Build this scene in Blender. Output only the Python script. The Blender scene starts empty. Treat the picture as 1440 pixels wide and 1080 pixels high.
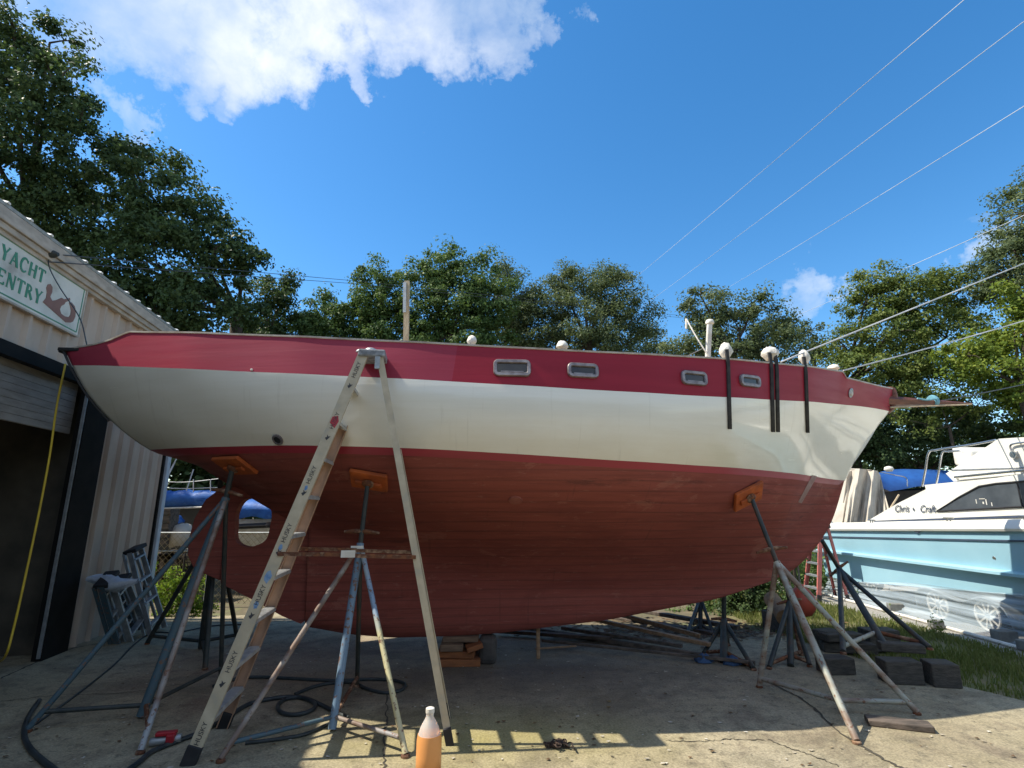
import bpy, bmesh, math, random
import numpy as np
from mathutils import Vector, Matrix
from mathutils.bvhtree import BVHTree
random.seed(7); RNG = np.random.default_rng(7)
SC = bpy.context.scene
COL = SC.collection
R = math.radians

# ---------------------------------------------------------------- camera
FPX, PITCH, EYE = 750.0, R(13.2), 1.6
SP, CP = math.sin(PITCH), math.cos(PITCH)
cam_d = bpy.data.cameras.new('camera'); cam = bpy.data.objects.new('camera', cam_d); COL.objects.link(cam)
cam_d.sensor_width = 36; cam_d.lens = 36*FPX/1440; cam_d.clip_end = 600; cam_d.clip_start = .05
cam.location = (0, 0, EYE); cam.rotation_euler = (R(90)+PITCH, 0, 0)
SC.camera = cam

def ray(u, v):                       # survey of the photograph: pixel -> direction in the yard
    a, b = (u-720)/FPX, -(v-540)/FPX
    return Vector((a, CP-b*SP, SP+b*CP))
def G(u, v, z=0.0):                  # ground point
    d = ray(u, v); return Vector((0, 0, EYE)) + d*((z-EYE)/d.z)
def D(u, v, Y):                      # point at depth Y
    d = ray(u, v); return Vector((0, 0, EYE)) + d*(Y/d.y)

# ---------------------------------------------------------------- materials
def nodes(name):
    m = bpy.data.materials.new(name); m.use_nodes = True
    nt = m.node_tree; bs = nt.nodes['Principled BSDF']
    return m, nt, bs
def N(nt, t, **kw):
    n = nt.nodes.new(t)
    for k, v in kw.items():
        if k in n.inputs: n.inputs[k].default_value = v
        else: setattr(n, k, v)
    return n
def c4(c): return (c[0], c[1], c[2], 1)
def ramp(nt, fac, stops):
    r = nt.nodes.new('ShaderNodeValToRGB'); nt.links.new(fac, r.inputs[0])
    e = r.color_ramp.elements
    while len(e) < len(stops): e.new(.5)
    for i, (p, c) in enumerate(stops): e[i].position = p; e[i].color = c4(c)
    return r
def coords(nt, stretch=(1, 1, 1), space='Object'):
    tc = nt.nodes.new('ShaderNodeTexCoord'); mp = nt.nodes.new('ShaderNodeMapping')
    mp.inputs['Scale'].default_value = stretch
    nt.links.new(tc.outputs[space], mp.inputs[0]); return mp.outputs[0]
def noise(nt, co, scale, detail=4, rough=.55, dist=0):
    n = N(nt, 'ShaderNodeTexNoise', Scale=scale, Detail=detail, Roughness=rough, Distortion=dist)
    nt.links.new(co, n.inputs['Vector']); return n.outputs['Fac']
def mixc(nt, fac, a, b, blend='MIX'):
    n = nt.nodes.new('ShaderNodeMix'); n.data_type = 'RGBA'; n.blend_type = blend
    for val, idx in ((fac, 0), (a, 6), (b, 7)):
        if isinstance(val, (int, float)): n.inputs[idx].default_value = val
        elif isinstance(val, tuple): n.inputs[idx].default_value = c4(val)
        else: nt.links.new(val, n.inputs[idx])
    return n.outputs[2]
def mth(nt, op, a, b=None, clamp=False):
    n = nt.nodes.new('ShaderNodeMath'); n.operation = op; n.use_clamp = clamp
    for i, val in enumerate((a, b)):
        if val is None: continue
        if isinstance(val, (int, float)): n.inputs[i].default_value = val
        else: nt.links.new(val, n.inputs[i])
    return n.outputs[0]
def bump(nt, bs, h, strength=.3, dist=.01):
    b = N(nt, 'ShaderNodeBump', Strength=strength, Distance=dist)
    nt.links.new(h, b.inputs['Height']); nt.links.new(b.outputs[0], bs.inputs['Normal'])
def M(name, c1, c2=None, scale=6, rough=.55, bmp=0, stretch=(1, 1, 1), metal=0, c3=None, spec=.4, lo=.35, hi=.65, detail=5):
    m, nt, bs = nodes(name)
    bs.inputs['Roughness'].default_value = rough; bs.inputs['Metallic'].default_value = metal
    bs.inputs['Specular IOR Level'].default_value = spec
    co = coords(nt, stretch)
    f = noise(nt, co, scale, detail)
    c2 = c2 or tuple(x*.75 for x in c1)
    st = [(lo, c1), (hi, c2)] if not c3 else [(lo, c1), ((lo+hi)/2, c2), (hi, c3)]
    r = ramp(nt, f, st); nt.links.new(r.outputs[0], bs.inputs['Base Color'])
    if bmp: bump(nt, bs, noise(nt, co, scale*4, 6), bmp, .01)
    return m

def M_paint_hull(name, base, dirt, seam=.25, rough=.3, dirt_amt=.5, extra=None):
    m, nt, bs = nodes(name)
    co = coords(nt); st = coords(nt, (.25, 1, 5)); fine = coords(nt, (1.2, 2, 22))
    a = noise(nt, st, 2.2, 6, .6); b = noise(nt, co, .9, 4)
    col = mixc(nt, mth(nt, 'MULTIPLY', ramp(nt, a, [(.42, (0, 0, 0)), (.72, (1, 1, 1))]).outputs[0], dirt_amt), base, dirt)
    col = mixc(nt, mth(nt, 'MULTIPLY', ramp(nt, b, [(.4, (0, 0, 0)), (.75, (1, 1, 1))]).outputs[0], dirt_amt*.7), col, tuple(x*.86 for x in base))
    if extra: col = extra(nt, co, col)
    # scuffs
    sc = noise(nt, coords(nt, (2, 2, 14)), 3.1, 8, .7)
    col = mixc(nt, mth(nt, 'MULTIPLY', ramp(nt, sc, [(.70, (0, 0, 0)), (.76, (1, 1, 1))]).outputs[0], .35), col, dirt)
    nt.links.new(col, bs.inputs['Base Color'])
    rr = nt.nodes.new('ShaderNodeMapRange'); nt.links.new(a, rr.inputs[0]); rr.inputs[3].default_value = rough*.7; rr.inputs[4].default_value = rough*1.5
    nt.links.new(rr.outputs[0], bs.inputs['Roughness'])
    h = mth(nt, 'ADD', noise(nt, st, 3, 4), mth(nt, 'MULTIPLY', noise(nt, fine, 1.2, 3), .4))
    bump(nt, bs, h, seam, .02)
    return m
def bulwark_extra(nt, co, col):
    sx = nt.nodes.new('ShaderNodeSeparateXYZ'); nt.links.new(co, sx.inputs[0])
    aft = mth(nt, 'LESS_THAN', mth(nt, 'ADD', sx.outputs[0], mth(nt, 'MULTIPLY', sx.outputs[2], -.12)), -1.02)
    n = noise(nt, coords(nt, (.6, 1, 3)), 1.5, 6)
    f = mth(nt, 'MULTIPLY', aft, mth(nt, 'ADD', mth(nt, 'MULTIPLY', n, .5), .2))
    return mixc(nt, f, col, (.35, .05, .09))
def bottom_extra(nt, co, col):
    pl = N(nt, 'ShaderNodeTexWave', Scale=3.4, Distortion=2.2, Detail=3); pl.bands_direction = 'Z'
    nt.links.new(coords(nt, (.12, .3, 1)), pl.inputs['Vector'])
    pf = ramp(nt, pl.outputs['Fac'], [(.0, (1, 1, 1)), (.10, (0, 0, 0))])
    col = mixc(nt, mth(nt, 'MULTIPLY', pf.outputs[0], mth(nt, 'MULTIPLY', noise(nt, co, 1.3, 3), .7)), col, (.07, .026, .02))
    s = noise(nt, coords(nt, (.35, 1, 9)), 4.2, 8, .7)
    col = mixc(nt, mth(nt, 'MULTIPLY', ramp(nt, s, [(.48, (0, 0, 0)), (.66, (1, 1, 1))]).outputs[0], .42), col, (.13, .034, .026))
    k = noise(nt, coords(nt, (.5, 1, 4)), 2.3, 8, .72)
    col = mixc(nt, mth(nt, 'MULTIPLY', ramp(nt, k, [(.60, (0, 0, 0)), (.68, (1, 1, 1))]).outputs[0], .5), col, (.045, .02, .017))
    pa_ = noise(nt, coords(nt, (1, 1, 1.6)), 1.1, 7, .62, .6)
    col = mixc(nt, mth(nt, 'MULTIPLY', ramp(nt, pa_, [(.50, (0, 0, 0)), (.56, (1, 1, 1))]).outputs[0], .42), col, (.20, .046, .035))
    pb_ = noise(nt, coords(nt, (1, 1, 2.2)), 1.9, 8, .7, .4)
    col = mixc(nt, mth(nt, 'MULTIPLY', ramp(nt, pb_, [(.60, (0, 0, 0)), (.64, (1, 1, 1))]).outputs[0], .35), col, (.40, .16, .115))
    ru_ = noise(nt, coords(nt, (11, 1, .6)), 1.7, 5, .6)
    col = mixc(nt, mth(nt, 'MULTIPLY', ramp(nt, ru_, [(.63, (0, 0, 0)), (.72, (1, 1, 1))]).outputs[0], .35), col, (.10, .032, .026))
    w = noise(nt, coords(nt, (1.2, 1, 7)), 5.5, 6, .7)
    return mixc(nt, mth(nt, 'MULTIPLY', ramp(nt, w, [(.60, (0, 0, 0)), (.74, (1, 1, 1))]).outputs[0], .5), col, (.38, .19, .145))

MAT = {}
def cream_extra(nt, co, col):
    sx = nt.nodes.new('ShaderNodeSeparateXYZ'); nt.links.new(co, sx.inputs[0])
    n = noise(nt, coords(nt, (1.2, 1, 2.5)), 2.5, 7, .65)
    sc = mth(nt, 'MULTIPLY', mth(nt, 'SUBTRACT', mth(nt, 'ADD', 2.36, mth(nt, 'MULTIPLY', mth(nt, 'SUBTRACT', n, .5), .5)), sx.outputs[2]), 2.6, True)
    col = mixc(nt, mth(nt, 'MULTIPLY', sc, .5), col, (.70, .62, .45))
    r = noise(nt, coords(nt, (9, 1, .55)), 2.0, 5, .6)
    col = mixc(nt, mth(nt, 'MULTIPLY', ramp(nt, r, [(.60, (0, 0, 0)), (.72, (1, 1, 1))]).outputs[0], .22), col, (.50, .45, .34))
    q = noise(nt, coords(nt, (5, 1, 26)), 3.0, 6, .7)
    return mixc(nt, mth(nt, 'MULTIPLY', ramp(nt, q, [(.69, (0, 0, 0)), (.73, (1, 1, 1))]).outputs[0], .5), col, (.93, .92, .88))
MAT['cream'] = M_paint_hull('cream_topside_paint', (.86, .825, .71), (.74, .69, .55), .10, .22, .35, cream_extra)
for k_ in ('cream',):
    b_ = MAT[k_].node_tree.nodes['Principled BSDF']; b_.inputs['Coat Weight'].default_value = .55; b_.inputs['Coat Roughness'].default_value = .06
MAT['red'] = M_paint_hull('maroon_bulwark_paint', (.31, .010, .028), (.21, .010, .024), .08, .45, .5, bulwark_extra)
MAT['red'].node_tree.nodes['Principled BSDF'].inputs['Specular IOR Level'].default_value = .3
MAT['boot'] = M_paint_hull('red_boot_stripe', (.33, .028, .04), (.22, .03, .03), .08, .4, .5)
MAT['bottom'] = M_paint_hull('antifouling', (.30, .074, .053), (.20, .052, .040), .34, .8, .6, bottom_extra)
MAT['cap'] = M('weathered_cap_rail', (.55, .5, .42), (.35, .28, .22), 8)
MAT['wood'] = M('weathered_wood', (.36, .23, .13), (.22, .13, .07), 5, .7, .3, (1, 6, 6))
MAT['varn'] = M('old_varnish', (.20, .07, .035), (.10, .035, .02), 6, .45, .2, (1, 5, 5))
MAT['palewood'] = M('pale_timber', (.50, .40, .26), (.36, .27, .17), 6, .75, .3, (4, 4, 1))
MAT['greywood'] = M('grey_old_plank', (.16, .125, .10), (.06, .05, .042), 5, .85, .4, (1, 4, 4))
MAT['dark'] = M('black_rubber', (.014, .014, .016), (.03, .03, .032), 8, .6)
MAT['strap'] = M('tarry_black_strap', (.02, .019, .018), (.05, .045, .04), 12, .7)
MAT['white'] = M('off_white_wrap', (.80, .77, .70), (.62, .57, .48), 14, .75, .5)
MAT['whitep'] = M('chalky_white_paint', (.78, .76, .70), (.60, .56, .48), 7, .6, .15)
MAT['bronze'] = M('dull_port_frame', (.36, .32, .31), (.20, .17, .17), 16, .42, .2, metal=.55)
MAT['steel'] = M('stainless', (.62, .63, .64), (.5, .5, .5), 10, .25, metal=.9)
MAT['alu'] = M('dull_aluminium', (.46, .48, .50), (.30, .32, .34), 14, .45, .1, metal=.6)
MAT['galv'] = M('galvanised', (.42, .44, .45), (.3, .32, .32), 18, .5, .1, metal=.5)
MAT['rust'] = M('rusty_steel', (.20, .075, .03), (.10, .04, .022), 14, .85, .4, c3=(.32, .20, .12))
MAT['darksteel'] = M('dark_painted_steel', (.018, .028, .030), (.05, .055, .05), 7, .55, .2, c3=(.10, .055, .03), lo=.3, hi=.8)
def M_band(name, stops, scale=1.3):            # flaking, hand painted pipe: worn bands along the height
    m, nt, bs = nodes(name); bs.inputs['Roughness'].default_value = .6
    co = coords(nt, (.4, .4, 1.0))
    f = noise(nt, co, scale, 3, .5)
    r = ramp(nt, f, stops)
    fl = noise(nt, coords(nt), 26, 6, .65)
    col = mixc(nt, ramp(nt, fl, [(.56, (0, 0, 0)), (.62, (1, 1, 1))]).outputs[0], r.outputs[0], (.17, .085, .05))
    nt.links.new(col, bs.inputs['Base Color']); bump(nt, bs, fl, .3, .004)
    return m
MAT['bluepipe'] = M_band('blue_painted_pipe', [(.2, (.10, .18, .26)), (.5, (.17, .26, .36)), (.75, (.34, .40, .45))])
MAT['bluedark'] = M_band('dark_teal_pipe', [(.2, (.04, .075, .095)), (.55, (.065, .115, .14)), (.8, (.14, .16, .17))])
MAT['brownpipe'] = M_band('brown_grey_pipe', [(.36, (.20, .12, .08)), (.44, (.30, .27, .24)), (.5, (.16, .10, .07)), (.62, (.34, .36, .37))], 2.2)
MAT['yellpipe'] = M_band('faded_yellow_and_blue_pipe', [(.30, (.17, .28, .42)), (.44, (.28, .36, .45)), (.5, (.52, .47, .26)), (.66, (.46, .44, .30))], 1.6)
MAT['palepipe'] = M_band('peeling_pale_green_pipe', [(.3, (.14, .17, .15)), (.42, (.33, .34, .29)), (.5, (.20, .13, .09)), (.58, (.36, .36, .31)), (.75, (.48, .47, .40))], 3.0)
MAT['orange'] = M('orange_plywood', (.55, .13, .025), (.38, .085, .02), 7, .75, .3, c3=(.25, .07, .03), lo=.3, hi=.75)
MAT['fibre'] = M('cream_fibreglass', (.57, .49, .35), (.47, .40, .28), 9, .5, .1, c3=(.36, .34, .29), lo=.3, hi=.8)
MAT['fibrein'] = M('inner_fibreglass', (.46, .28, .18), (.36, .22, .14), 8, .55)
MAT['tread'] = M('scuffed_tread', (.58, .58, .56), (.40, .40, .39), 12, .45, .2, metal=.4)
MAT['ladtop'] = M('paint_spattered_cap', (.16, .165, .17), (.36, .37, .38), 22, .6, .2)
MAT['ink'] = M('black_print', (.03, .03, .035), (.06, .06, .065), 10, .6)
MAT['redtag'] = M('red_sticker', (.45, .04, .05), (.35, .03, .04), 10, .5)
MAT['bluedab'] = M('blue_paint_dab', (.10, .22, .42), (.25, .36, .5), 30, .6)
MAT['pink'] = M('faded_red_fibreglass', (.52, .16, .14), (.40, .12, .11), 9, .5)
MAT['yellow'] = M('yellow_hose', (.62, .44, .03), (.5, .35, .03), 9, .5)
MAT['hose'] = M('black_hose', (.022, .03, .034), (.05, .06, .062), 10, .45)
MAT['redv'] = M('red_plastic', (.45, .02, .03), (.3, .02, .03), 10, .4)
MAT['siding'] = M('tan_metal_siding', (.53, .43, .345), (.43, .345, .275), 3, .5, .05, (1, 1, .5))
MAT['fascia'] = M('weathered_fascia', (.50, .45, .38), (.34, .30, .25), 5, .6, .15, (1, 1, 3))
MAT['roofw'] = M('white_roof_metal', (.82, .82, .80), (.72, .72, .70), 4, .4)
MAT['blackp'] = M('black_metal', (.009, .009, .009), (.016, .015, .014), 5, .7, spec=.15)
MAT['shutter'] = M('grey_slatted_shutter', (.36, .34, .31), (.25, .235, .21), 4, .5, .1, (1, 1, 4))
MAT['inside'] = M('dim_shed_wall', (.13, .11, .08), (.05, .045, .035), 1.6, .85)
MAT['signw'] = M('mildewed_sign_board', (.70, .71, .66), (.58, .60, .55), 2.5, .5, .05, c3=(.33, .31, .27), lo=.42, hi=.78)
MAT['signg'] = M('sign_green', (.05, .24, .15), (.08, .28, .19), 6, .5)
MAT['signb'] = M('sign_brown', (.27, .15, .12), (.22, .12, .10), 6, .5)
MAT['spout'] = M('white_downspout', (.52, .58, .64), (.44, .5, .56), 5, .45)
MAT['pbwhite'] = M('gelcoat_white', (.84, .82, .75), (.76, .73, .64), 2, .25, .02)
MAT['pbblue'] = M('pale_blue_gelcoat', (.35, .575, .67), (.31, .53, .63), 1.5, .3, .03)
MAT['stripe'] = M('dark_stripe', (.05, .07, .11), (.07, .09, .14), 5, .4)
MAT['tarp'] = M('blue_tarp', (.035, .16, .50), (.02, .10, .36), 4, .55, .6, c3=(.12, .30, .60), lo=.35, hi=.8)
MAT['tarpd'] = M('dark_blue_tarp', (.025, .11, .36), (.02, .08, .28), 4, .5, .4)
MAT['drape'] = M('dirty_canvas', (.56, .51, .43), (.44, .39, .32), 3, .85, .5)
MAT['block'] = M('concrete_block', (.22, .22, .20), (.14, .14, .13), 9, .9, .5)
MAT['darkblock'] = M('tarred_timber', (.05, .047, .042), (.10, .09, .075), 6, .9, .9, (1.5, 5, 9))
MAT['buoy'] = M('red_orange_buoy', (.50, .09, .05), (.40, .07, .04), 4, .5)
MAT['bark'] = M('bark', (.10, .075, .055), (.05, .04, .03), 9, .9, .6, (3, 3, .6))
MAT['paper'] = M('pale_litter', (.6, .57, .5), (.3, .24, .15), 3, .8)
MAT['deadleaf'] = M('dead_leaves', (.20, .11, .05), (.10, .06, .03), 3, .8, c3=(.33, .24, .10), lo=.3, hi=.8)
MAT['tyre'] = M('tyre_rubber', (.03, .03, .032), (.05, .05, .05), 12, .8)
MAT['crack'] = M('crack_dirt', (.05, .045, .035), (.08, .07, .05), 10, .95)
MAT['wire'] = M('pale_cable', (.55, .57, .58), (.5, .5, .5), 10, .5)
MAT['darkwire'] = M('dark_cable', (.04, .05, .06), (.06, .07, .08), 10, .6)
MAT['rope'] = M('old_rope', (.30, .29, .26), (.2, .19, .17), 30, .85)

def M_leaf(name, dark, mid, light, transl=.25):
    m, nt, bs = nodes(name)
    nt.nodes.remove(bs); out = nt.nodes['Material Output']
    geo = nt.nodes.new('ShaderNodeNewGeometry')
    co = coords(nt)
    big = noise(nt, co, .55, 3); sm = noise(nt, co, 5, 2)
    f = mth(nt, 'ADD', mth(nt, 'MULTIPLY', big, .55), mth(nt, 'ADD', mth(nt, 'MULTIPLY', geo.outputs['Random Per Island'], .35), mth(nt, 'MULTIPLY', sm, .15)))
    r = ramp(nt, f, [(.30, dark), (.52, mid), (.74, light)])
    d = N(nt, 'ShaderNodeBsdfPrincipled', Roughness=.5); d.inputs['Specular IOR Level'].default_value = .14
    nt.links.new(r.outputs[0], d.inputs['Base Color'])
    t = nt.nodes.new('ShaderNodeBsdfTranslucent')
    tc = mixc(nt, .5, r.outputs[0], (light[0]*1.3, light[1]*1.4, light[2]*.6)); nt.links.new(tc, t.inputs[0])
    mx = nt.nodes.new('ShaderNodeMixShader'); mx.inputs[0].default_value = transl
    nt.links.new(d.outputs[0], mx.inputs[1]); nt.links.new(t.outputs[0], mx.inputs[2]); nt.links.new(mx.outputs[0], out.inputs[0])
    return m
LEAF = {
 'oak': M_leaf('broad_dark_leaves', (.032, .058, .026), (.062, .10, .04), (.11, .155, .06), .3),
 'vine': M_leaf('vine_leaves', (.045, .085, .032), (.085, .145, .045), (.15, .21, .07), .3),
 'live': M_leaf('small_oak_leaves', (.06, .09, .045), (.105, .14, .065), (.17, .20, .095), .3),
 'sun': M_leaf('sunny_leaves', (.06, .095, .028), (.115, .16, .04), (.20, .23, .06), .3),
 'lime': M_leaf('lime_green_leaves', (.075, .125, .022), (.14, .20, .035), (.25, .29, .05), .3),
 'fern': M_leaf('fresh_fern_leaves', (.08, .15, .02), (.16, .25, .03), (.28, .36, .06), .35),
 'grass': M_leaf('mown_grass', (.09, .125, .035), (.16, .19, .06), (.27, .26, .11), .3),
}

# ---------------------------------------------------------------- objects
def tag(o, label=None, cat=None, group=None, kind=None):
    if label: o['label'] = label
    if cat: o['category'] = cat
    if group: o['group'] = group
    if kind: o['kind'] = kind
    return o
XF = {}
def root(name, loc, label, cat, group=None, rz=0):
    o = bpy.data.objects.new(name, None); COL.objects.link(o); o.empty_display_size = .1
    o.location = loc; o.rotation_euler = (0, 0, rz)
    XF[o] = Matrix.Translation(Vector(loc)) @ Matrix.Rotation(rz, 4, 'Z')
    return tag(o, label, cat, group)

class MB:
    def __init__(s): s.v = []; s.f = []
    def add(s, vs, fs):
        n = len(s.v); s.v += [Vector(p) for p in vs]; s.f += [tuple(i+n for i in f) for f in fs]; return s
    def box(s, c, sx, sy, sz, ax=None, ay=None, az=None):
        ax = Vector(ax or (1, 0, 0)).normalized(); ay = Vector(ay or (0, 1, 0)).normalized(); az = Vector(az or (0, 0, 1)).normalized()
        c = Vector(c); vs = []
        for k in (-.5, .5):
            for j in (-.5, .5):
                for i in (-.5, .5): vs.append(c+ax*(i*sx)+ay*(j*sy)+az*(k*sz))
        return s.add(vs, [(0, 2, 3, 1), (4, 5, 7, 6), (0, 1, 5, 4), (2, 6, 7, 3), (0, 4, 6, 2), (1, 3, 7, 5)])
    def bar(s, a, b, w, h, hint=(0, 0, 1)):      # rectangular bar from a to b; w across, h along hint side
        a, b = Vector(a), Vector(b); d = (b-a); L = d.length; d.normalize()
        side = d.cross(Vector(hint))
        if side.length < 1e-4: side = d.cross(Vector((1, 0, 0)))
        side.normalize(); up = side.cross(d)
        return s.box((a+b)/2, L, w, h, d, side, up)
    def tube(s, pts, r, n=8, r2=None, closed=False):
        pts = [Vector(p) for p in pts]; k = len(pts); rs = []
        t0 = None; base = len(s.v); up = None
        for i, p in enumerate(pts):
            q0 = pts[i-1] if (i > 0 or closed) else p; q1 = pts[(i+1) % k] if (i < k-1 or closed) else p
            t = (q1-q0).normalized() if (q1-q0).length > 1e-9 else Vector((0, 0, 1))
            if up is None:
                up = t.cross(Vector((0, 0, 1)))
                if up.length < .05: up = t.cross(Vector((1, 0, 0)))
            up = (up - t*up.dot(t)); up.normalize(); bi = t.cross(up)
            rr = r[i] if isinstance(r, (list, tuple)) else (r if r2 is None else r+(r2-r)*i/max(1, k-1))
            for j in range(n):
                a = 2*math.pi*j/n; s.v.append(p+(up*math.cos(a)+bi*math.sin(a))*rr)
        for i in range(k if closed else k-1):
            for j in range(n):
                a0 = base+i*n+j; a1 = base+i*n+(j+1) % n; b0 = base+((i+1) % k)*n+j; b1 = base+((i+1) % k)*n+(j+1) % n
                s.f.append((a0, a1, b1, b0))
        if not closed:
            s.f.append(tuple(base+j for j in reversed(range(n)))); s.f.append(tuple(base+(k-1)*n+j for j in range(n)))
        return s
    def lathe(s, c, prof, n=20, ax=(0, 0, 1)):
        az = Vector(ax).normalized(); x = az.orthogonal().normalized(); y = az.cross(x); c = Vector(c); b = len(s.v)
        for r, h in prof:
            for j in range(n):
                a = 2*math.pi*j/n; s.v.append(c+az*h+(x*math.cos(a)+y*math.sin(a))*r)
        for i in range(len(prof)-1):
            for j in range(n): s.f.append((b+i*n+j, b+i*n+(j+1) % n, b+(i+1)*n+(j+1) % n, b+(i+1)*n+j))
        s.f.append(tuple(b+j for j in reversed(range(n)))); s.f.append(tuple(b+(len(prof)-1)*n+j for j in range(n)))
        return s
    def prism(s, poly, o, ax, ay, an, t):         # polygon in the plane (ax, ay) at o, extruded by t along an
        o, ax, ay, an = Vector(o), Vector(ax), Vector(ay), Vector(an); n = len(poly)
        vs = [o+ax*p[0]+ay*p[1] for p in poly]; vs += [p+an*t for p in vs]
        return s.add(vs, [tuple(reversed(range(n))), tuple(range(n, 2*n))]+[(i, (i+1) % n, n+(i+1) % n, n+i) for i in range(n)])
    def grid(s, rows):                            # rows of points
        n = len(rows[0]); b = len(s.v)
        for r_ in rows: s.v += [Vector(p) for p in r_]
        for i in range(len(rows)-1):
            for j in range(n-1): s.f.append((b+i*n+j, b+i*n+j+1, b+(i+1)*n+j+1, b+(i+1)*n+j))
        return s
    def build(s, name, m, parent=None, smooth=None, local=False, bevel=0, solid=0, label=None):
        me = bpy.data.meshes.new(name)
        vs = s.v
        r_ = parent
        while r_ is not None and r_ not in XF: r_ = r_.parent
        if r_ is not None and not local:
            inv = XF[r_].inverted(); vs = [inv @ p for p in vs]
        me.from_pydata([tuple(p) for p in vs], [], s.f); me.update()
        bm = bmesh.new(); bm.from_mesh(me); bmesh.ops.recalc_face_normals(bm, faces=bm.faces); bm.to_mesh(me); bm.free()
        me.materials.append(MAT[m] if isinstance(m, str) else m)
        if smooth is not None:
            me.polygons.foreach_set('use_smooth', [True]*len(me.polygons))
            if smooth: me.set_sharp_from_angle(angle=R(smooth))
        o = bpy.data.objects.new(name, me); COL.objects.link(o); o.parent = parent
        if bevel:
            b = o.modifiers.new('soft', 'BEVEL'); b.width = bevel; b.segments = 2; b.limit_method = 'ANGLE'; b.angle_limit = R(40)
        if solid:
            q = o.modifiers.new('thick', 'SOLIDIFY'); q.thickness = solid; q.offset = 0
        if label: o['label'] = label
        return o
def curve(pts, n=8):                               # Catmull-Rom through pts
    P = [Vector(p) for p in pts]; P = [P[0]*2-P[1]]+P+[P[-1]*2-P[-2]]; out = []
    for i in range(1, len(P)-2):
        for k in range(n):
            t = k/n; a, b, c, d = P[i-1:i+3]
            out.append(.5*((2*b)+(c-a)*t+(2*a-5*b+4*c-d)*t*t+(3*b-a-3*c+d)*t**3))
    out.append(P[-2]); return out
def text_mb(txt, o, ax, ay, size, depth=.002, shear=0.):
    cu = bpy.data.curves.new('t', 'FONT'); cu.body = txt; cu.size = size; cu.extrude = depth; cu.shear = shear; cu.align_x = 'CENTER'; cu.align_y = 'CENTER'
    ob = bpy.data.objects.new('t', cu); COL.objects.link(ob)
    bpy.context.view_layer.update()
    me = bpy.data.meshes.new_from_object(ob.evaluated_get(bpy.context.evaluated_depsgraph_get()))
    bpy.data.objects.remove(ob); ax, ay = Vector(ax).normalized(), Vector(ay).normalized(); az = ax.cross(ay); o = Vector(o)
    b = MB(); b.add([o+ax*v.co.x+ay*v.co.y+az*v.co.z for v in me.vertices], [tuple(p.vertices) for p in me.polygons])
    bpy.data.meshes.remove(me); return b

# ---------------------------------------------------------------- sky and sun
SUN = Vector((-.74, -.005, 1)).normalized()
el = math.asin(SUN.z); rot = math.atan2(SUN.x, SUN.y)
W = bpy.data.worlds.new('World'); SC.world = W; W.use_nodes = True
nt = W.node_tree; nt.nodes.clear()
out = nt.nodes.new('ShaderNodeOutputWorld'); bg = nt.nodes.new('ShaderNodeBackground'); nt.links.new(bg.outputs[0], out.inputs[0])
sky = nt.nodes.new('ShaderNodeTexSky'); sky.sky_type = 'NISHITA'; sky.sun_disc = False; sky.sun_elevation = el; sky.sun_rotation = rot
sky.air_density = 1.0; sky.dust_density = .3; sky.ozone_density = 2.0
SKY_STR = .15
bg.inputs[1].default_value = SKY_STR
gc = nt.nodes.new('ShaderNodeTexCoord').outputs['Generated']
blobs = [(60, -30, 190, 1), (200, 10, 150, 1), (30, 60, 120, .95), (120, 50, 110, .95), (330, 30, 130, 1), (470, 40, 120, 1), (500, 115, 45, .8), (590, 25, 120, 1), (680, 25, 100, 1), (735, 5, 70, .9), (150, 165, 62, .85), (60, 90, 90, .9),
         (230, 95, 60, .75), (690, 147, 22, .55), (785, 15, 40, .6), (1150, 428, 60, .54), (1385, 342, 70, .8), (1330, 310, 30, .45), (300, 135, 40, .5)]
mask = None
wn_ = nt.nodes.new('ShaderNodeTexNoise'); wn_.inputs['Scale'].default_value = 7; wn_.inputs['Detail'].default_value = 8; wn_.inputs['Roughness'].default_value = .62; nt.links.new(gc, wn_.inputs['Vector'])
w0 = nt.nodes.new('ShaderNodeVectorMath'); w0.operation = 'SUBTRACT'; nt.links.new(wn_.outputs['Color'], w0.inputs[0]); w0.inputs[1].default_value = (.5, .5, .5)
w1 = nt.nodes.new('ShaderNodeVectorMath'); w1.operation = 'SCALE'; w1.inputs['Scale'].default_value = .34; nt.links.new(w0.outputs[0], w1.inputs[0])
w2 = nt.nodes.new('ShaderNodeVectorMath'); w2.operation = 'ADD'; nt.links.new(gc, w2.inputs[0]); nt.links.new(w1.outputs[0], w2.inputs[1])
w3 = nt.nodes.new('ShaderNodeVectorMath'); w3.operation = 'NORMALIZE'; nt.links.new(w2.outputs[0], w3.inputs[0])
for (u, v, rp, amt) in blobs:
    d = ray(u, v).normalized(); d2 = ray(u+rp, v).normalized(); cosr = d.dot(d2)
    vm = nt.nodes.new('ShaderNodeVectorMath'); vm.operation = 'DOT_PRODUCT'; nt.links.new(w3.outputs[0], vm.inputs[0]); vm.inputs[1].default_value = d
    mr = nt.nodes.new('ShaderNodeMapRange'); mr.interpolation_type = 'SMOOTHSTEP'; nt.links.new(vm.outputs['Value'], mr.inputs[0])
    mr.inputs[1].default_value = cosr; mr.inputs[2].default_value = 1-(1-cosr)*.06; mr.inputs[3].default_value = 0; mr.inputs[4].default_value = amt
    mask = mr.outputs[0] if mask is None else mth(nt, 'MAXIMUM', mask, mr.outputs[0])
mp = nt.nodes.new('ShaderNodeMapping'); mp.inputs['Scale'].default_value = (1, 1, 1.15); mp.inputs['Location'].default_value = (.3, .1, 0); nt.links.new(gc, mp.inputs[0])
n1 = noise(nt, mp.outputs[0], 5.5, 10, .6, .25); n2 = noise(nt, mp.outputs[0], 3.5, 5, .5)
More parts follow.
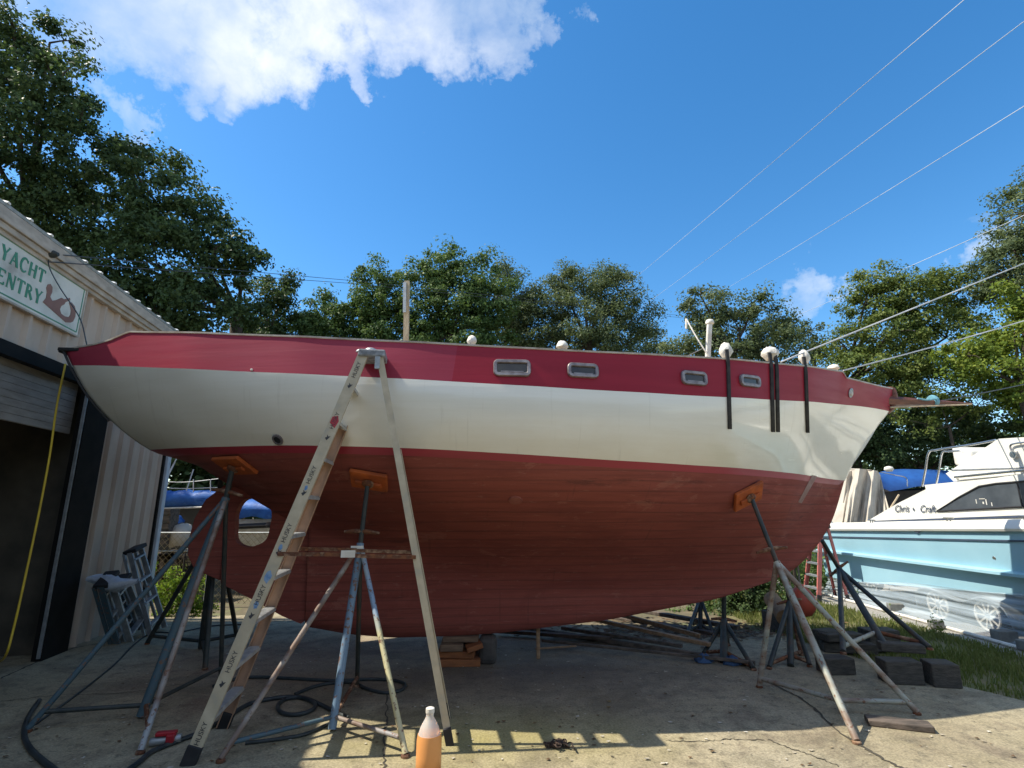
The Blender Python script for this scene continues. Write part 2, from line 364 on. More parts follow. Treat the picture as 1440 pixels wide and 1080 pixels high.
# unseen broken white cloud added behind the camera as neutral fill light
sv = nt.nodes.new('ShaderNodeSeparateXYZ'); nt.links.new(w3.outputs[0], sv.inputs[0])
mr = nt.nodes.new('ShaderNodeMapRange'); mr.interpolation_type = 'SMOOTHSTEP'; nt.links.new(sv.outputs[1], mr.inputs[0]); mr.inputs[1].default_value = .0; mr.inputs[2].default_value = -.35; mr.inputs[4].default_value = .92
mask = mth(nt, 'MAXIMUM', mask, mr.outputs[0])
den = mth(nt, 'MULTIPLY', mth(nt, 'SUBTRACT', mth(nt, 'ADD', mask, mth(nt, 'MULTIPLY', mth(nt, 'SUBTRACT', n1, .5), 2.1)), .345), .9, True)
den = mth(nt, 'MULTIPLY', den, mth(nt, 'MULTIPLY', mask, 3, True))
ccol = ramp(nt, n2, [(.36, (1.0, 1.0, 1.0)), (.62, (.52, .62, .76))])
skyc = nt.nodes.new('ShaderNodeHueSaturation'); skyc.inputs['Saturation'].default_value = 1.33; skyc.inputs['Value'].default_value = .70; skyc.inputs['Hue'].default_value = .497; nt.links.new(sky.outputs[0], skyc.inputs['Color'])
cl = nt.nodes.new('ShaderNodeVectorMath'); cl.operation = 'SCALE'; cl.inputs['Scale'].default_value = .60/SKY_STR; nt.links.new(ccol.outputs[0], cl.inputs[0])
nt.links.new(mixc(nt, mth(nt, 'MULTIPLY', den, .93), skyc.outputs[0], cl.outputs[0]), bg.inputs[0])
sl = bpy.data.lights.new('sun', 'SUN'); sl.energy = 3.25; sl.angle = R(.5); sl.color = (1, .93, .80)
so = bpy.data.objects.new('sun', sl); COL.objects.link(so); so.rotation_euler = (-SUN).to_track_quat('-Z', 'Y').to_euler(); so.location = (-20, 0, 30)
SC.view_settings.view_transform = 'Standard'; SC.view_settings.look = 'None'; SC.view_settings.gamma = 1; SC.view_settings.exposure = 1.12

# ---------------------------------------------------------------- ground
def M_concrete():
    m, nt, bs = nodes('stained_concrete'); bs.inputs['Roughness'].default_value = .85
    co = coords(nt)
    a = noise(nt, co, .8, 8, .62); b = noise(nt, co, 3.2, 8, .7); c = noise(nt, co, 60, 4, .7); d = noise(nt, co, 1.7, 6, .65, .5); e = noise(nt, coords(nt, (1, 1, 1)), 9, 8, .75)
    col = ramp(nt, a, [(.3, (.29, .245, .16)), (.5, (.41, .355, .24)), (.7, (.35, .315, .24))]).outputs[0]
    col = mixc(nt, mth(nt, 'MULTIPLY', ramp(nt, b, [(.45, (0, 0, 0)), (.7, (1, 1, 1))]).outputs[0], .65), col, (.175, .15, .085))
    col = mixc(nt, mth(nt, 'MULTIPLY', ramp(nt, d, [(.52, (0, 0, 0)), (.64, (1, 1, 1))]).outputs[0], .6), col, (.15, .115, .085))
    col = mixc(nt, mth(nt, 'MULTIPLY', ramp(nt, e, [(.50, (0, 0, 0)), (.66, (1, 1, 1))]).outputs[0], .7), col, (.10, .09, .065))
    w = noise(nt, co, 14, 8, .75)
    col = mixc(nt, mth(nt, 'MULTIPLY', ramp(nt, w, [(.655, (0, 0, 0)), (.70, (1, 1, 1))]).outputs[0], .6), col, (.55, .52, .44))
    # rusty antifouling dust beside the keel, darker ground below the hull
    vm = nt.nodes.new('ShaderNodeVectorMath'); vm.operation = 'DISTANCE'; nt.links.new(co, vm.inputs[0]); vm.inputs[1].default_value = (-2.6, 6.2, 0)
    f = mth(nt, 'MULTIPLY', mth(nt, 'SUBTRACT', 1, mth(nt, 'DIVIDE', vm.outputs['Value'], 1.9), True), mth(nt, 'ADD', .2, d))
    col = mixc(nt, mth(nt, 'MULTIPLY', f, .75, True), col, (.26, .10, .07))
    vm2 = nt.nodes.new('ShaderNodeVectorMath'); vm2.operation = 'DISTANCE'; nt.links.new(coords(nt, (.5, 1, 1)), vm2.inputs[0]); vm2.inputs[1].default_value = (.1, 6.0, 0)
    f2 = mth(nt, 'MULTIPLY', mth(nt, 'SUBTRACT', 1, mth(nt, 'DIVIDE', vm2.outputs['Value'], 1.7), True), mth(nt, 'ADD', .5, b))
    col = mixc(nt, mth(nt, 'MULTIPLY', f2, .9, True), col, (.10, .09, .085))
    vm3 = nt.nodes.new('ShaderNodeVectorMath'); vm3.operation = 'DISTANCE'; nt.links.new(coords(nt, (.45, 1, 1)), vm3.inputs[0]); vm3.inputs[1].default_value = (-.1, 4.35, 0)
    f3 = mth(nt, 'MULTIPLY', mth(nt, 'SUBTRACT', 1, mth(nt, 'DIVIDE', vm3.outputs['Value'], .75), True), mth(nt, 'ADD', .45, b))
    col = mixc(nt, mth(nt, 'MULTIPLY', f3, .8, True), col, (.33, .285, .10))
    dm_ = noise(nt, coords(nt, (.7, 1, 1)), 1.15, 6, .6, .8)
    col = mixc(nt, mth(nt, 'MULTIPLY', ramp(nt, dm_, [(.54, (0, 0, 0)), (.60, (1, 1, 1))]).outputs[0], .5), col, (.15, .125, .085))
    sp = ramp(nt, c, [(.35, (.62, .61, .58)), (.65, (1.16, 1.15, 1.12))])
    col = mixc(nt, 1.0, col, sp.outputs[0], 'MULTIPLY')
    nt.links.new(col, bs.inputs['Base Color'])
    bump(nt, bs, mth(nt, 'ADD', c, mth(nt, 'MULTIPLY', b, 2)), .35, .008)
    return m
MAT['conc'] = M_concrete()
MAT['dirt'] = M('yard_dirt', (.20, .16, .10), (.12, .10, .06), 2.2, .95, .4, c3=(.16, .17, .07), lo=.3, hi=.75)
MAT['gravel'] = M('pale_gravel', (.36, .34, .30), (.24, .22, .19), 30, .95, .8, detail=8)
MAT['lawn'] = M('lawn_soil', (.13, .14, .05), (.18, .15, .08), 4, .95, .4)
g = MB(); g.add([(-250, -60, -.06), (250, -60, -.06), (250, 400, -.06), (-250, 400, -.06)], [(0, 1, 2, 3)])
tag(g.build('ground', 'dirt'), kind='structure')
slab = [(-9, -8), (7.5, -8), (6.2, 1.5), (5.2, 3.9), (4.55, 4.75), (4.05, 5.65), (3.75, 6.6), (3.5, 7.7), (1.4, 8.1), (-1.4, 8.5), (-1.5, 13), (-3.4, 13), (-3.8, 8.9), (-5.2, 8.75), (-9, 8.5)]
# subdivided edge so it does not read as ruled
sl2 = []
for i, p in enumerate(slab):
    q = slab[(i+1) % len(slab)]; k = max(1, int(math.dist(p, q)/.35))
    for j in range(k):
        t = j/k; sl2.append((p[0]+(q[0]-p[0])*t+random.uniform(-.025, .025), p[1]+(q[1]-p[1])*t+random.uniform(-.025, .025)))
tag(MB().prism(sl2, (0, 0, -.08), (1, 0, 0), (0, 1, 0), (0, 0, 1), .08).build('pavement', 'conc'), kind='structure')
lawn = [(4.2, 5.3), (4.9, 4.4), (5.6, 3.3), (6.35, 3.2), (6.2, 6.8), (6.35, 9.2), (5.9, 11.6), (3.4, 11.6), (3.3, 7.9), (3.8, 6.5)]
tag(MB().prism(lawn, (0, 0, -.07), (1, 0, 0), (0, 1, 0), (0, 0, 1), .05).build('lawn_soil', 'lawn'), kind='structure')
tag(MB().prism([(5.75, 5.6), (6.3, 3.0), (14, 3.0), (14, 15), (5.6, 15), (5.5, 10)], (0, 0, -.05), (1, 0, 0), (0, 1, 0), (0, 0, 1), .045).build('gravel', 'gravel'), kind='structure')
def crack(px, w, name='pavement_crack'):
    pts = curve([G(*p) for p in px], 10); b = MB(); L = []; Rr = []
    for i, p in enumerate(pts):
        t = (pts[min(i+1, len(pts)-1)]-pts[max(0, i-1)]).normalized(); s_ = Vector((-t.y, t.x, 0)); ww = w*random.uniform(.4, 1.2); j = s_*random.uniform(-.012, .012)
        L.append(p+s_*ww+j+Vector((0, 0, .004))); Rr.append(p-s_*ww+j+Vector((0, 0, .004)))
    tag(b.grid([L, Rr]).build(name, 'crack'), kind='structure')
crack([(1085, 962), (1130, 985), (1175, 1025), (1215, 1052), (1250, 1072), (1290, 1090)], .014)
crack([(1080, 1040), (1110, 1052), (1150, 1066), (1180, 1078)], .006)
crack([(545, 972), (543, 1010), (541, 1050), (540, 1090)], .008)
crack([(0, 955), (50, 932), (100, 913), (150, 903), (190, 895)], .012)
crack([(940, 1042), (990, 1043), (1030, 1040), (1075, 1041)], .005)
crack([(0, 987), (80, 978), (170, 975), (260, 962)], .005)

# ---------------------------------------------------------------- the big sailboat
TH = math.atan(.1)
boat = root('sailboat', (0, 6.35, 0), 'large wooden sailboat with maroon bulwark, cream topsides and red-brown bottom, hauled out on jack stands', 'sailboat', rz=TH)
BM = XF[boat]
def tab(t): a = np.array(t, float); return lambda x: float(np.interp(x, a[:, 0], a[:, 1]))
def smooth_tab(t):
    a = np.array(t, float); xs = np.linspace(a[0, 0], a[-1, 0], 400); ys = np.interp(xs, a[:, 0], a[:, 1])
    k = np.hanning(25); k /= k.sum(); yp = np.concatenate([2*ys[0]-ys[1:13][::-1], ys, 2*ys[-1]-ys[-13:-1][::-1]]); ys2 = np.convolve(yp, k, 'valid')
    return lambda x: float(np.interp(x, xs, ys2))
HS = smooth_tab([(-4.45, .95), (-4, 1.14), (-3, 1.52), (-2, 1.74), (-1, 1.84), (0, 1.86), (1, 1.8), (2, 1.62), (3, 1.28), (4, .72), (4.6, .33), (5.0, .05)])
HC = smooth_tab([(-4.35, .97), (-4, 1.15), (-3, 1.55), (-2, 1.78), (-1, 1.89), (0, 1.91), (1, 1.83), (2, 1.62), (3, 1.22), (4, .62), (4.6, .24), (4.9, .05)])
HW = smooth_tab([(-3.7, .66), (-3.4, .88), (-3, 1.12), (-2, 1.55), (-1, 1.75), (0, 1.78), (1, 1.68), (2, 1.38), (3, .88), (3.8, .27), (4.15, .05)])
ZS_ = smooth_tab([(-3.55, 3.185), (-3.1, 3.139), (-2.65, 3.099), (-2.2, 3.065), (-1.75, 3.037), (-1.3, 3.013), (-.85, 2.995), (-.4, 2.979), (.05, 2.968), (.5, 2.964), (.95, 2.966), (1.4, 2.976), (1.85, 2.989), (2.3, 3.004), (2.75, 3.025), (3.2, 3.055), (3.68, 3.095)])
def ZS(x):
    if x < -3.72: return tab([(-4.45, 3.10), (-4.1, 3.115), (-3.93, 3.14), (-3.72, 3.205)])(x)
    if x > 3.67: return tab([(3.68, 3.03), (4.1, 3.045), (4.55, 3.075), (5.0, 3.12)])(x)
    return ZS_(x) if x > -3.55 else tab([(-3.72, 3.205), (-3.55, ZS_(-3.55))])(x)
ZC = smooth_tab([(-4.35, 2.945), (-3.91, 2.897), (-3.47, 2.846), (-3.03, 2.798), (-2.59, 2.76), (-2.15, 2.728), (-1.71, 2.701), (-1.27, 2.679), (-.83, 2.658), (-.39, 2.639), (.05, 2.624), (.5, 2.613), (.94, 2.608), (1.38, 2.610), (1.82, 2.619), (2.26, 2.638), (2.7, 2.665), (3.14, 2.698), (3.58, 2.736), (4.02, 2.776), (4.46, 2.81), (4.9, 2.83)])
ZW = smooth_tab([(-3.7, 2.175), (-3.07, 2.158), (-2.29, 2.146), (-1.51, 2.121), (-.73, 2.088), (.05, 2.048), (.82, 2.014), (1.6, 1.995), (2.38, 1.983), (3.16, 1.962), (3.94, 1.945), (4.15, 1.945)])
ZK = smooth_tab([(-2.2, .40), (-1.75, .315), (-1.29, .268), (-.7, .272), (-.16, .29), (1.05, .40), (2.35, .60), (2.68, .69), (3.04, .79), (3.35, .92), (3.68, 1.185), (3.93, 1.48), (4.15, 1.945)])
ZG_ = smooth_tab([(-3.5, 2.06), (-3.12, 1.84), (-2.5, 1.50), (-1.5, 1.08), (0, .74), (1, .68), (2, .68), (2.6, .72), (3.0, .8), (4.15, 1.945)])
def ZG(x): return max(ZG_(x), ZK(x)+.005) if x > -2.2 else ZG_(x)
NS = 150
SV = [0.5-0.5*math.cos(math.pi*(i/NS))*1 for i in range(NS+1)]; SV = [.35*a+.65*(i/NS) for i, a in enumerate(SV)]
def station(s):
    out = {}
    xs = -4.45+9.45*s; xc = -4.35+9.25*s; xw = -3.7+7.85*s; xg = -3.5+7.65*s
    ps = Vector((xs, -HS(xs), ZS(xs))); pc = Vector((xc, -HC(xc), ZC(xc))); pw = Vector((xw, -HW(xw), ZW(xw)))
    yk = .09*min(1, (1-s)*6+.35)*min(1, s*6+.05)
    pg = Vector((xg, -yk, ZG(xg)))
    out['bul'] = [ps.lerp(pc, t/4) for t in range(5)]
    bl = .055 if s < .7 else .055-(s-.7)/.3*.12
    bl *= min(1, s*5+.15)
    out['top'] = [pc.lerp(pw, t/10)+Vector((0, -4*bl*(t/10)*(1-t/10), 0)) for t in range(11)]
    fs = max(0, 1-s/.22)**2*.075
    out['top'] = [p+Vector((-.70, -.15, -.68))*(fs*4*(i/10)*(1-i/10)) for i, p in enumerate(out['top'])]
    dz = pw.z-pg.z
    p1 = Vector((pw.x, pw.y*.89, pw.z-.37*dz)); p2 = Vector((pg.x, pg.y+(pw.y-pg.y)*.13, pg.z+.44*dz))
    def bz(t): return pw*(1-t)**3+p1*3*t*(1-t)**2+p2*3*t*t*(1-t)+pg*t**3
    tb = min(.5, .062/max(.05, 3*.36*dz))
    out['boot'] = [bz(tb*i/2) for i in range(3)]
    out['bot'] = [bz(tb+(1-tb)*i/18) for i in range(19)]
    if xg > -2.2: out['keel'] = [Vector((xg, -yk, pg.z+(ZK(xg)-pg.z)*i/4)) for i in range(5)]
    else: out['keel'] = None
    return out
ST = [station(s) for s in SV]
def flip(p): return Vector((p.x, -p.y, p.z))
def hull_part(name, key, m, keel=False):
    b = MB()
    st = [(S[key]+(S['keel'][1:] if keel and S['keel'] else ([S[key][-1]]*4 if keel else []))) for S in ST]
    b.grid(st); b.grid([[flip(p) for p in r_] for r_ in st])
    for r_ in (st[0], st[-1]):                                   # transom and stem
        b.grid([r_, [flip(p) for p in r_]])
    if keel: b.grid([[r_[-1] for r_ in st], [flip(r_[-1]) for r_ in st]])
    o = b.build(name, m, boat, smooth=42, local=True)
    bm = bmesh.new(); bm.from_mesh(o.data); bmesh.ops.remove_doubles(bm, verts=bm.verts, dist=.0004); bmesh.ops.dissolve_degenerate(bm, edges=bm.edges, dist=.0002); bmesh.ops.recalc_face_normals(bm, faces=bm.faces); bm.to_mesh(o.data); bm.free()
    return o
hull_part('bulwark', 'bul', 'red'); hull_part('topsides', 'top', 'cream'); hull_part('boot_stripe', 'boot', 'boot'); hull_part('hull_bottom', 'bot', 'bottom', True)
# near side as a surface to rest fittings and pads on
hb = MB()
hb.grid([[BM @ p for p in (S['bul']+S['top'][1:]+S['boot'][1:]+S['bot'][1:])] for S in ST])
HULL = BVHTree.FromPolygons([tuple(p) for p in hb.v], hb.f)
def hit(u, v):
    loc, no, i, d = HULL.ray_cast(Vector((0, 0, EYE)), ray(u, v).normalized())
    if loc is None: raise ValueError((u, v))
    if no.y > 0: no = -no
    return loc, no
# deadwood with the propeller aperture
def ring_plate(outer, cx, cz, rx, rz, n=48):
    b = MB(); pin, pout = [], []
    P = [Vector((p[0], p[1])) for p in outer]
    for i in range(n):
        a = 2*math.pi*i/n; d = Vector((math.cos(a), math.sin(a)))
        k = (abs(d.x)**2.9+abs(d.y)**2.9)**(-1/2.9)*(.95+.02*math.sin(3*a+1)+.015*math.sin(7*a))
        pin.append((cx+rx*k*d.x, cz+rz*k*d.y)); best = None
        for j in range(len(P)):
            A, B = P[j], P[(j+1) % len(P)]; e = B-A; den_ = d.x*e.y-d.y*e.x
            if abs(den_) < 1e-9: continue
            w = A-Vector((cx, cz)); t = (w.x*e.y-w.y*e.x)/den_; s_ = (w.x*d.y-w.y*d.x)/den_
            if t > 0 and -1e-6 <= s_ <= 1+1e-6 and (best is None or t < best): best = t
        pout.append((cx+d.x*best, cz+d.y*best))
    for y in (-.06, .06):
        b.grid([[(p[0], y, p[1]) for p in pin+pin[:1]], [(p[0], y, p[1]) for p in pout+pout[:1]]])
    for L in (pin, pout): b.grid([[(p[0], -.06, p[1]) for p in L+L[:1]], [(p[0], .06, p[1]) for p in L+L[:1]]])
    return b
ring_plate([(-3.12, 1.88), (-2.13, 1.45), (-2.13, .392), (-2.2, .40), (-2.45, .50), (-2.75, .66), (-3.12, .84)], -2.85, 1.46, .20, .265).build('deadwood', 'bottom', boat, smooth=30, local=True)
def px_local(u, v, y=0):      # point of the boat's centre plane
    Y = 6.05
    for _ in range(8):
        p = D(u, v, Y); q = BM.inverted() @ p; Y -= (q.y-y)
    return q
rud = [(-3.13, 1.83), (-3.2, 1.86), (-3.38, 1.70), (-3.47, 1.5), (-3.50, 1.3), (-3.49, 1.12), (-3.42, 1.0), (-3.3, .93), (-3.13, .86)]
ru = MB().prism(rud, (0, -.04, 0), (1, 0, 0), (0, 0, 1), (0, 1, 0), .08).build('rudder', 'bottom', boat, local=True, bevel=.012)
MB().tube([(-2.60, 0, 1.44), (-2.72, 0, 1.43)], .028, 10).build('propeller_shaft', 'bronze', boat, local=True)
# deck, cap rail and trim
dk = MB(); rows = [[], []]
for S in ST:
    p = S['bul'][2]; q = Vector((p.x, p.y*.95, p.z)); rows[0].append(q); rows[1].append(flip(q))
dk.grid(rows).build('deck', 'palewood', boat, local=True)
cr = MB()
for sgn in (1, -1):
    prof = [[], [], [], []]
    for S in ST:
        p = S['bul'][0]; y = p.y; w = min(.05, abs(y)*.5)
        for k, (dy, dz) in enumerate(((-.008, .002), (w, .002), (w, .016), (-.008, .016))):
            prof[k].append(Vector((p.x, sgn*(y+dy), p.z+dz)))
    cr.grid(prof+prof[:1])
cr.build('cap_rail', 'cap', boat, local=True)
st = MB()                                              # dark rubber edge down the stern quarter
pts = [S + Vector((-.012, -.012, 0)) for S in (ST[0]['bul']+ST[0]['top'][1:7])]
st.tube(pts, .011, 6)
st.build('stern_edge_trim', 'dark', boat, local=True, smooth=40)
MB().tube([flip(p) for p in pts], .016, 6).build('stern_edge_trim', 'dark', boat, local=True, smooth=40)
fl = MB(); a = BM @ ST[0]['bul'][0]
fl.bar(a+Vector((-.06, .01, .01)), a+Vector((.22, -.03, -.01)), .06, .035); fl.bar(a+Vector((-.05, .02, .006)), BM @ (flip(ST[0]['bul'][0])+Vector((-.05, 0, .006))), .07, .04)
fl.build('stern_fender', 'dark', boat, bevel=.008)
# portholes
for (u, v, w, h) in ((720, 518, .325, .155), (819.5, 521.5, .285, .135), (975.5, 532, .275, .135), (1054, 536, .27, .118)):
    p, n = hit(u, v); ax = (BM.to_3x3() @ Vector((1, 0, 0))); ax = (ax-n*ax.dot(n)).normalized(); ay = n.cross(ax); 
    if ay.z < 0: ay = -ay
    def rrect(w_, h_, r_, k=6):
        o_ = []
        for cx_, cy_, a0 in ((w_/2-r_, h_/2-r_, 0), (-w_/2+r_, h_/2-r_, 90), (-w_/2+r_, -h_/2+r_, 180), (w_/2-r_, -h_/2+r_, 270)):
            for i in range(k+1): a_ = R(a0+90*i/k); o_.append((cx_+r_*math.cos(a_), cy_+r_*math.sin(a_)))
        return o_
    prof = [(0, -.01), (0, .018), (-.006, .026), (-.028, .026), (-.036, .016), (-.036, -.004)]
    b = MB(); rr = []
    for (ins, hgt) in prof:
        L = rrect(w+2*ins, h+2*ins, max(.01, .045+ins)); rr.append([p+ax*x+ay*y+n*hgt for x, y in L+L[:1]])
    b.grid(rr); ph = b.build('porthole', 'bronze', boat, smooth=50)
    gl = rrect(w-.07, h-.07, .016)
    m_ = MB().prism(gl, p+n*.001, ax, ay, n, .006)
    m_.build('glass', M('dark_port_glass', (.02, .018, .02), (.05, .045, .035), 7, .08, spec=.6) if 'pglass' not in MAT else MAT['pglass'], ph)
    hi = MB().bar(p+n*.016-ax*(w*.3)-ay*(h*.24), p+n*.016+ax*(w*.3)-ay*(h*.24), .01, .012, n); hi.build('hinge_bar', 'bronze', ph)
# chainplate straps with wrapped heads
for (u0, v0, u1, v1) in ((1022.5, 500, 1025, 603), (1083, 503, 1085.5, 607), (1090.5, 503, 1092.5, 607), (1131, 508, 1134, 608)):
    L, Rr = [], []; vv = [v0+16+(v1-v0-16)*i/14 for i in range(15)]; w = .0155; pts = []
    for v in vv:
        t = (v-v0)/(v1-v0); u = u0+(u1-u0)*t
        try: pts.append(hit(u, v))
        except ValueError: pass
    top, n0 = pts[0]
    seq = [(top+Vector((0, 0, .17)), n0), (top+Vector((0, 0, .09)), n0)]+pts
    ax = BM.to_3x3() @ Vector((1, 0, 0)); b = MB(); ro = [[], [], [], []]
    for p, n in seq:
        for k, (dx, dn) in enumerate(((-w, .004), (w, .004), (w, .02), (-w, .02))): ro[k].append(p+ax*dx+n*dn)
    b.grid(ro+ro[:1]); cp = b.build('chainplate_strap', 'strap', boat)
for (u, v, hgt, wid, dr) in ((1020.5, 494, .085, .065, .0), (1083, 498, .075, .085, 0), (1131, 503, .085, .06, 0), (663.5, 480, .055, .045, .1), (791, 487, .05, .055, .1), (1172, 518, .045, .07, .1)):
    Yd = {1020.5: 4.98, 1083: 5.2, 1131: 5.5, 663.5: 4.58, 791: 4.62, 1172: 6.0}[u]
    p = D(u, v, Yd+dr); b = MB()
    pr = [(wid*.55, -hgt*.75), (wid*.75, -hgt*.4), (wid*1.0, -hgt*.1), (wid*.92, hgt*.35), (wid*.6, hgt*.8), (wid*.2, hgt)]
    b.lathe(p, pr, 14)
    for i, q in enumerate(b.v): b.v[i] = q+Vector((random.uniform(-1, 1), random.uniform(-1, 1), random.uniform(-1, 1)))*wid*.10
    b.build('wrapped_fitting', 'white', boat, smooth=60)
# posts on deck
p0 = D(572, 492, 5.5); p1 = D(572.5, 396, 5.62)
po = MB().bar(p0-Vector((0, 0, .35)), p1, .055, .045, (0, 1, 0)).build('deck_post', 'palewood', boat)
q = p0.lerp(p1, .62)
MB().bar(p0.lerp(p1, .52)+Vector((-.02, -.03, 0)), p0.lerp(p1, .97)+Vector((-.02, -.03, 0)), .034, .02, (0, 1, 0)).build('board', 'galv', po)
p0 = D(990, 510, 5.9); p1 = D(998, 452, 5.9)
ms = MB().bar(p0-Vector((0, 0, .3)), p1, .055, .05, (0, 1, 0)).build('mast_stub', 'whitep', boat, bevel=.01)
MB().lathe(p1-Vector((0, 0, .03)), [(.045, 0), (.05, .02), (.04, .045), (.015, .055)], 12).build('wrapped_top', 'white', ms, smooth=50)
MB().tube(curve([D(965, 448, 5.9), D(980, 475, 5.8), D(1000, 506, 5.75)], 6), .008, 6).tube([D(965, 448, 5.9), D(965, 462, 5.9)], .012, 6).build('stay_rod', 'white', boat)
MB().tube([D(962, 503, 5.6), D(988, 490, 5.85)], .006, 5).build('lashing', 'rope', boat)
# bowsprit and stem head
def bl(x, y, z): return BM @ Vector((x, y, z))
bs_ = MB(); n = 14; rows = []
for i in range(n+1):
    t = i/n; x = 4.72+1.42*t; w = .11*(1-t)**.8+.012; h = .13*(1-t)**.9+.014; z = 2.985-.02*t
    rows.append([bl(x, -w, z), bl(x, -w*.8, z-h*.55), bl(x, 0, z-h*.75), bl(x, w*.8, z-h*.55), bl(x, w, z), bl(x, w*.7, z+h*.35), bl(x, -w*.7, z+h*.35), bl(x, -w, z)])
bs_.grid(rows); bs_.add(rows[0][:7], [tuple(range(7))]); bs_.add(rows[-1][:7], [tuple(range(7))])
bsp = bs_.build('bowsprit', 'varn', boat, smooth=40)
ed = MB().tube([bl(4.85+1.27*t, -(.105*(1-t)**.8+.012), 2.965-.085*(1-t)**.9-.012) for t in [i/10 for i in range(11)]], .011, 6); ed.build('pale_edge', 'palewood', bsp)
lash = MB().lathe(bl(5.58, -.0, 2.985), [(.075, -.03), (.085, -.01), (.08, .02), (.072, .035)], 12, BM.to_3x3() @ Vector((1, 0, 0)))
lash.tube(curve([bl(5.55, -.08, 3.0), bl(5.4, -.1, 2.98), bl(5.28, -.09, 3.0)], 5), .012, 6).build('blue_lashing', M('blue_rope', (.10, .30, .38), (.2, .4, .45), 30, .8), bsp)
sh = MB(); prof = []
for z, x, w in ((2.80, 4.86, .05), (2.86, 4.93, .075), (2.95, 4.98, .09), (3.05, 5.0, .09), (3.13, 4.99, .08), (3.16, 4.96, .05)):
    prof.append([bl(x+.05*math.cos(a)*1.2, w*math.sin(a), z) for a in [2*math.pi*k/10 for k in range(11)]])
sh.grid(prof).build('stem_head', 'varn', boat, smooth=60)
p, n = hit(1196, 552.5); ha = MB().lathe(p-n*.006, [(.05, 0), (.055, .014), (.04, .02), (.03, .012)], 16, n).build('hawse_hole', 'galv', boat, smooth=40)
MB().lathe(p+n*.008+Vector((-.012, 0, -.01)), [(.028, 0), (.022, .022), (.008, .028)], 12, n).build('rag_plug', 'white', ha, smooth=50)
p, n = hit(391, 618); th_ = MB().lathe(p-n*.008, [(.052, 0), (.052, .02), (.036, .024), (.033, .008)], 18, n).build('drain_fitting', 'bronze', boat, smooth=40)
MB().lathe(p, [(.034, 0), (.033, .011)], 16, n).build('drain_bore', 'dark', th_)
p, n = hit(725, 703); MB().lathe(p-n*.004, [(.066, 0), (.06, .016), (.03, .02)], 18, n).build('hull_plug', M('pink_patch', (.30, .10, .075), (.25, .075, .055), 10, .8), boat, smooth=40)
p, n = hit(354, 520); MB().lathe(p, [(.012, 0), (.008, .012)], 8, n).build('bolt_head', 'whitep', boat)
# masking tape smear on the bow
sm_ = []
for i in range(9):
    t = i/8; u, v = 1142-20*t, 668+38*t; pL, nL = hit(u, v); pR, nR = hit(u+7-2*t, v+1.5); sm_.append((pL+nL*.003, pR+nR*.003))
MB().grid([[a_[0] for a_ in sm_], [a_[1] for a_ in sm_]]).build('primer_smear', M('grey_primer', (.36, .24, .21), (.28, .16, .13), 12, .8), boat)

# ---------------------------------------------------------------- jack stands
def pad_on(u, v, size=.34, twist=0):
    p, n = hit(u, v); ax = (BM.to_3x3() @ Vector((1, 0, 0))); ax = (ax-n*ax.dot(n)).normalized(); ay = n.cross(ax)
    c_, s_ = math.cos(twist), math.sin(twist); ax, ay = ax*c_+ay*s_, ay*c_-ax*s_
    return p, n, ax, ay
def jack(label, centre, feet, apex, legmats, polemat, spokemats, padpx=None, rodtop=None, r=.026, rp=.034, twist=0, rodm='darksteel', padsize=(.36, .27), base_z=0, inset=.16):
    centre, apex = Vector(centre), Vector(apex); feet = [Vector(f) for f in feet]
    rt = root('jack_stand', (centre.x, centre.y, base_z), label, 'jack stand', 'jack stands propping the sailboat')
    hz = Vector((0, 0, inset))
    cj = centre+(apex-centre)*(inset/max(.2, apex.z-centre.z))*.55
    MB().tube([centre+Vector((0, 0, .012)), apex], rp, 12).build('pole', polemat, rt, smooth=40)
    for f, m in zip(feet, legmats):
        f0 = f+Vector((0, 0, .02)); lg = MB().tube([f0, apex-(apex-f).normalized()*.02], r, 12)
        l_ = lg.build('leg', m, rt, smooth=40)
        MB().lathe(f+Vector((0, 0, .002)), [(.03, 0), (.03, .012), (.024, .02)], 12).build('foot', 'rust', l_)
    for f, m in zip(feet, spokemats):
        t = .09; e = f.lerp(apex, t*.8)+Vector((0, 0, .0)); MB().tube([cj, e], r*.8, 10).build('spoke', m, rt, smooth=40)
    if padpx:
        p, n, ax, ay = pad_on(*padpx, twist=twist)
        pc = p+n*.022
        pd = MB().box(pc, padsize[0], padsize[1], .036, ax, ay, n).build('pad', 'orange', rt, bevel=.008)
        MB().box(pc+n*.03-ay*.01, padsize[0]*.7, .05, .024, ax, ay, n).build('cleat', 'orange', pd, bevel=.005)
        rodtop = p+n*.07
        MB().lathe(rodtop-n*.02, [(.055, 0), (.05, .02), (.03, .035)], 12, n).build('swivel', 'rust', rt)
    if rodtop is not None:
        rodtop = Vector(rodtop); MB().tube([apex-(rodtop-apex).normalized()*.1, rodtop], rp*.68, 10).build('screw_rod', rodm, rt, smooth=40)
        d = (rodtop-apex).normalized(); k = apex+d*(rodtop-apex).length*.18 if padpx else apex
        s_ = d.cross(Vector((0, 1, 0))).normalized()
        MB().tube([k-s_*.15, k-s_*.05+d*.01, k+s_*.05+d*.01, k+s_*.15], [.012, .02, .02, .012], 8).build('wing_nut', 'rust', rt, smooth=40)
    return rt
gA = G(198, 1010)
jack('blue pipe jack stand under the stern, nearest the shed wall', gA, [G(38, 1030), G(197, 1060), G(310, 957)], D(318, 700, 5.05), ['bluedark', 'brownpipe', 'darksteel'], 'bluedark', ['darksteel', 'rust', 'darksteel'], (332, 652), rp=.036, r=.021, twist=.5)
gC = G(467, 1028)
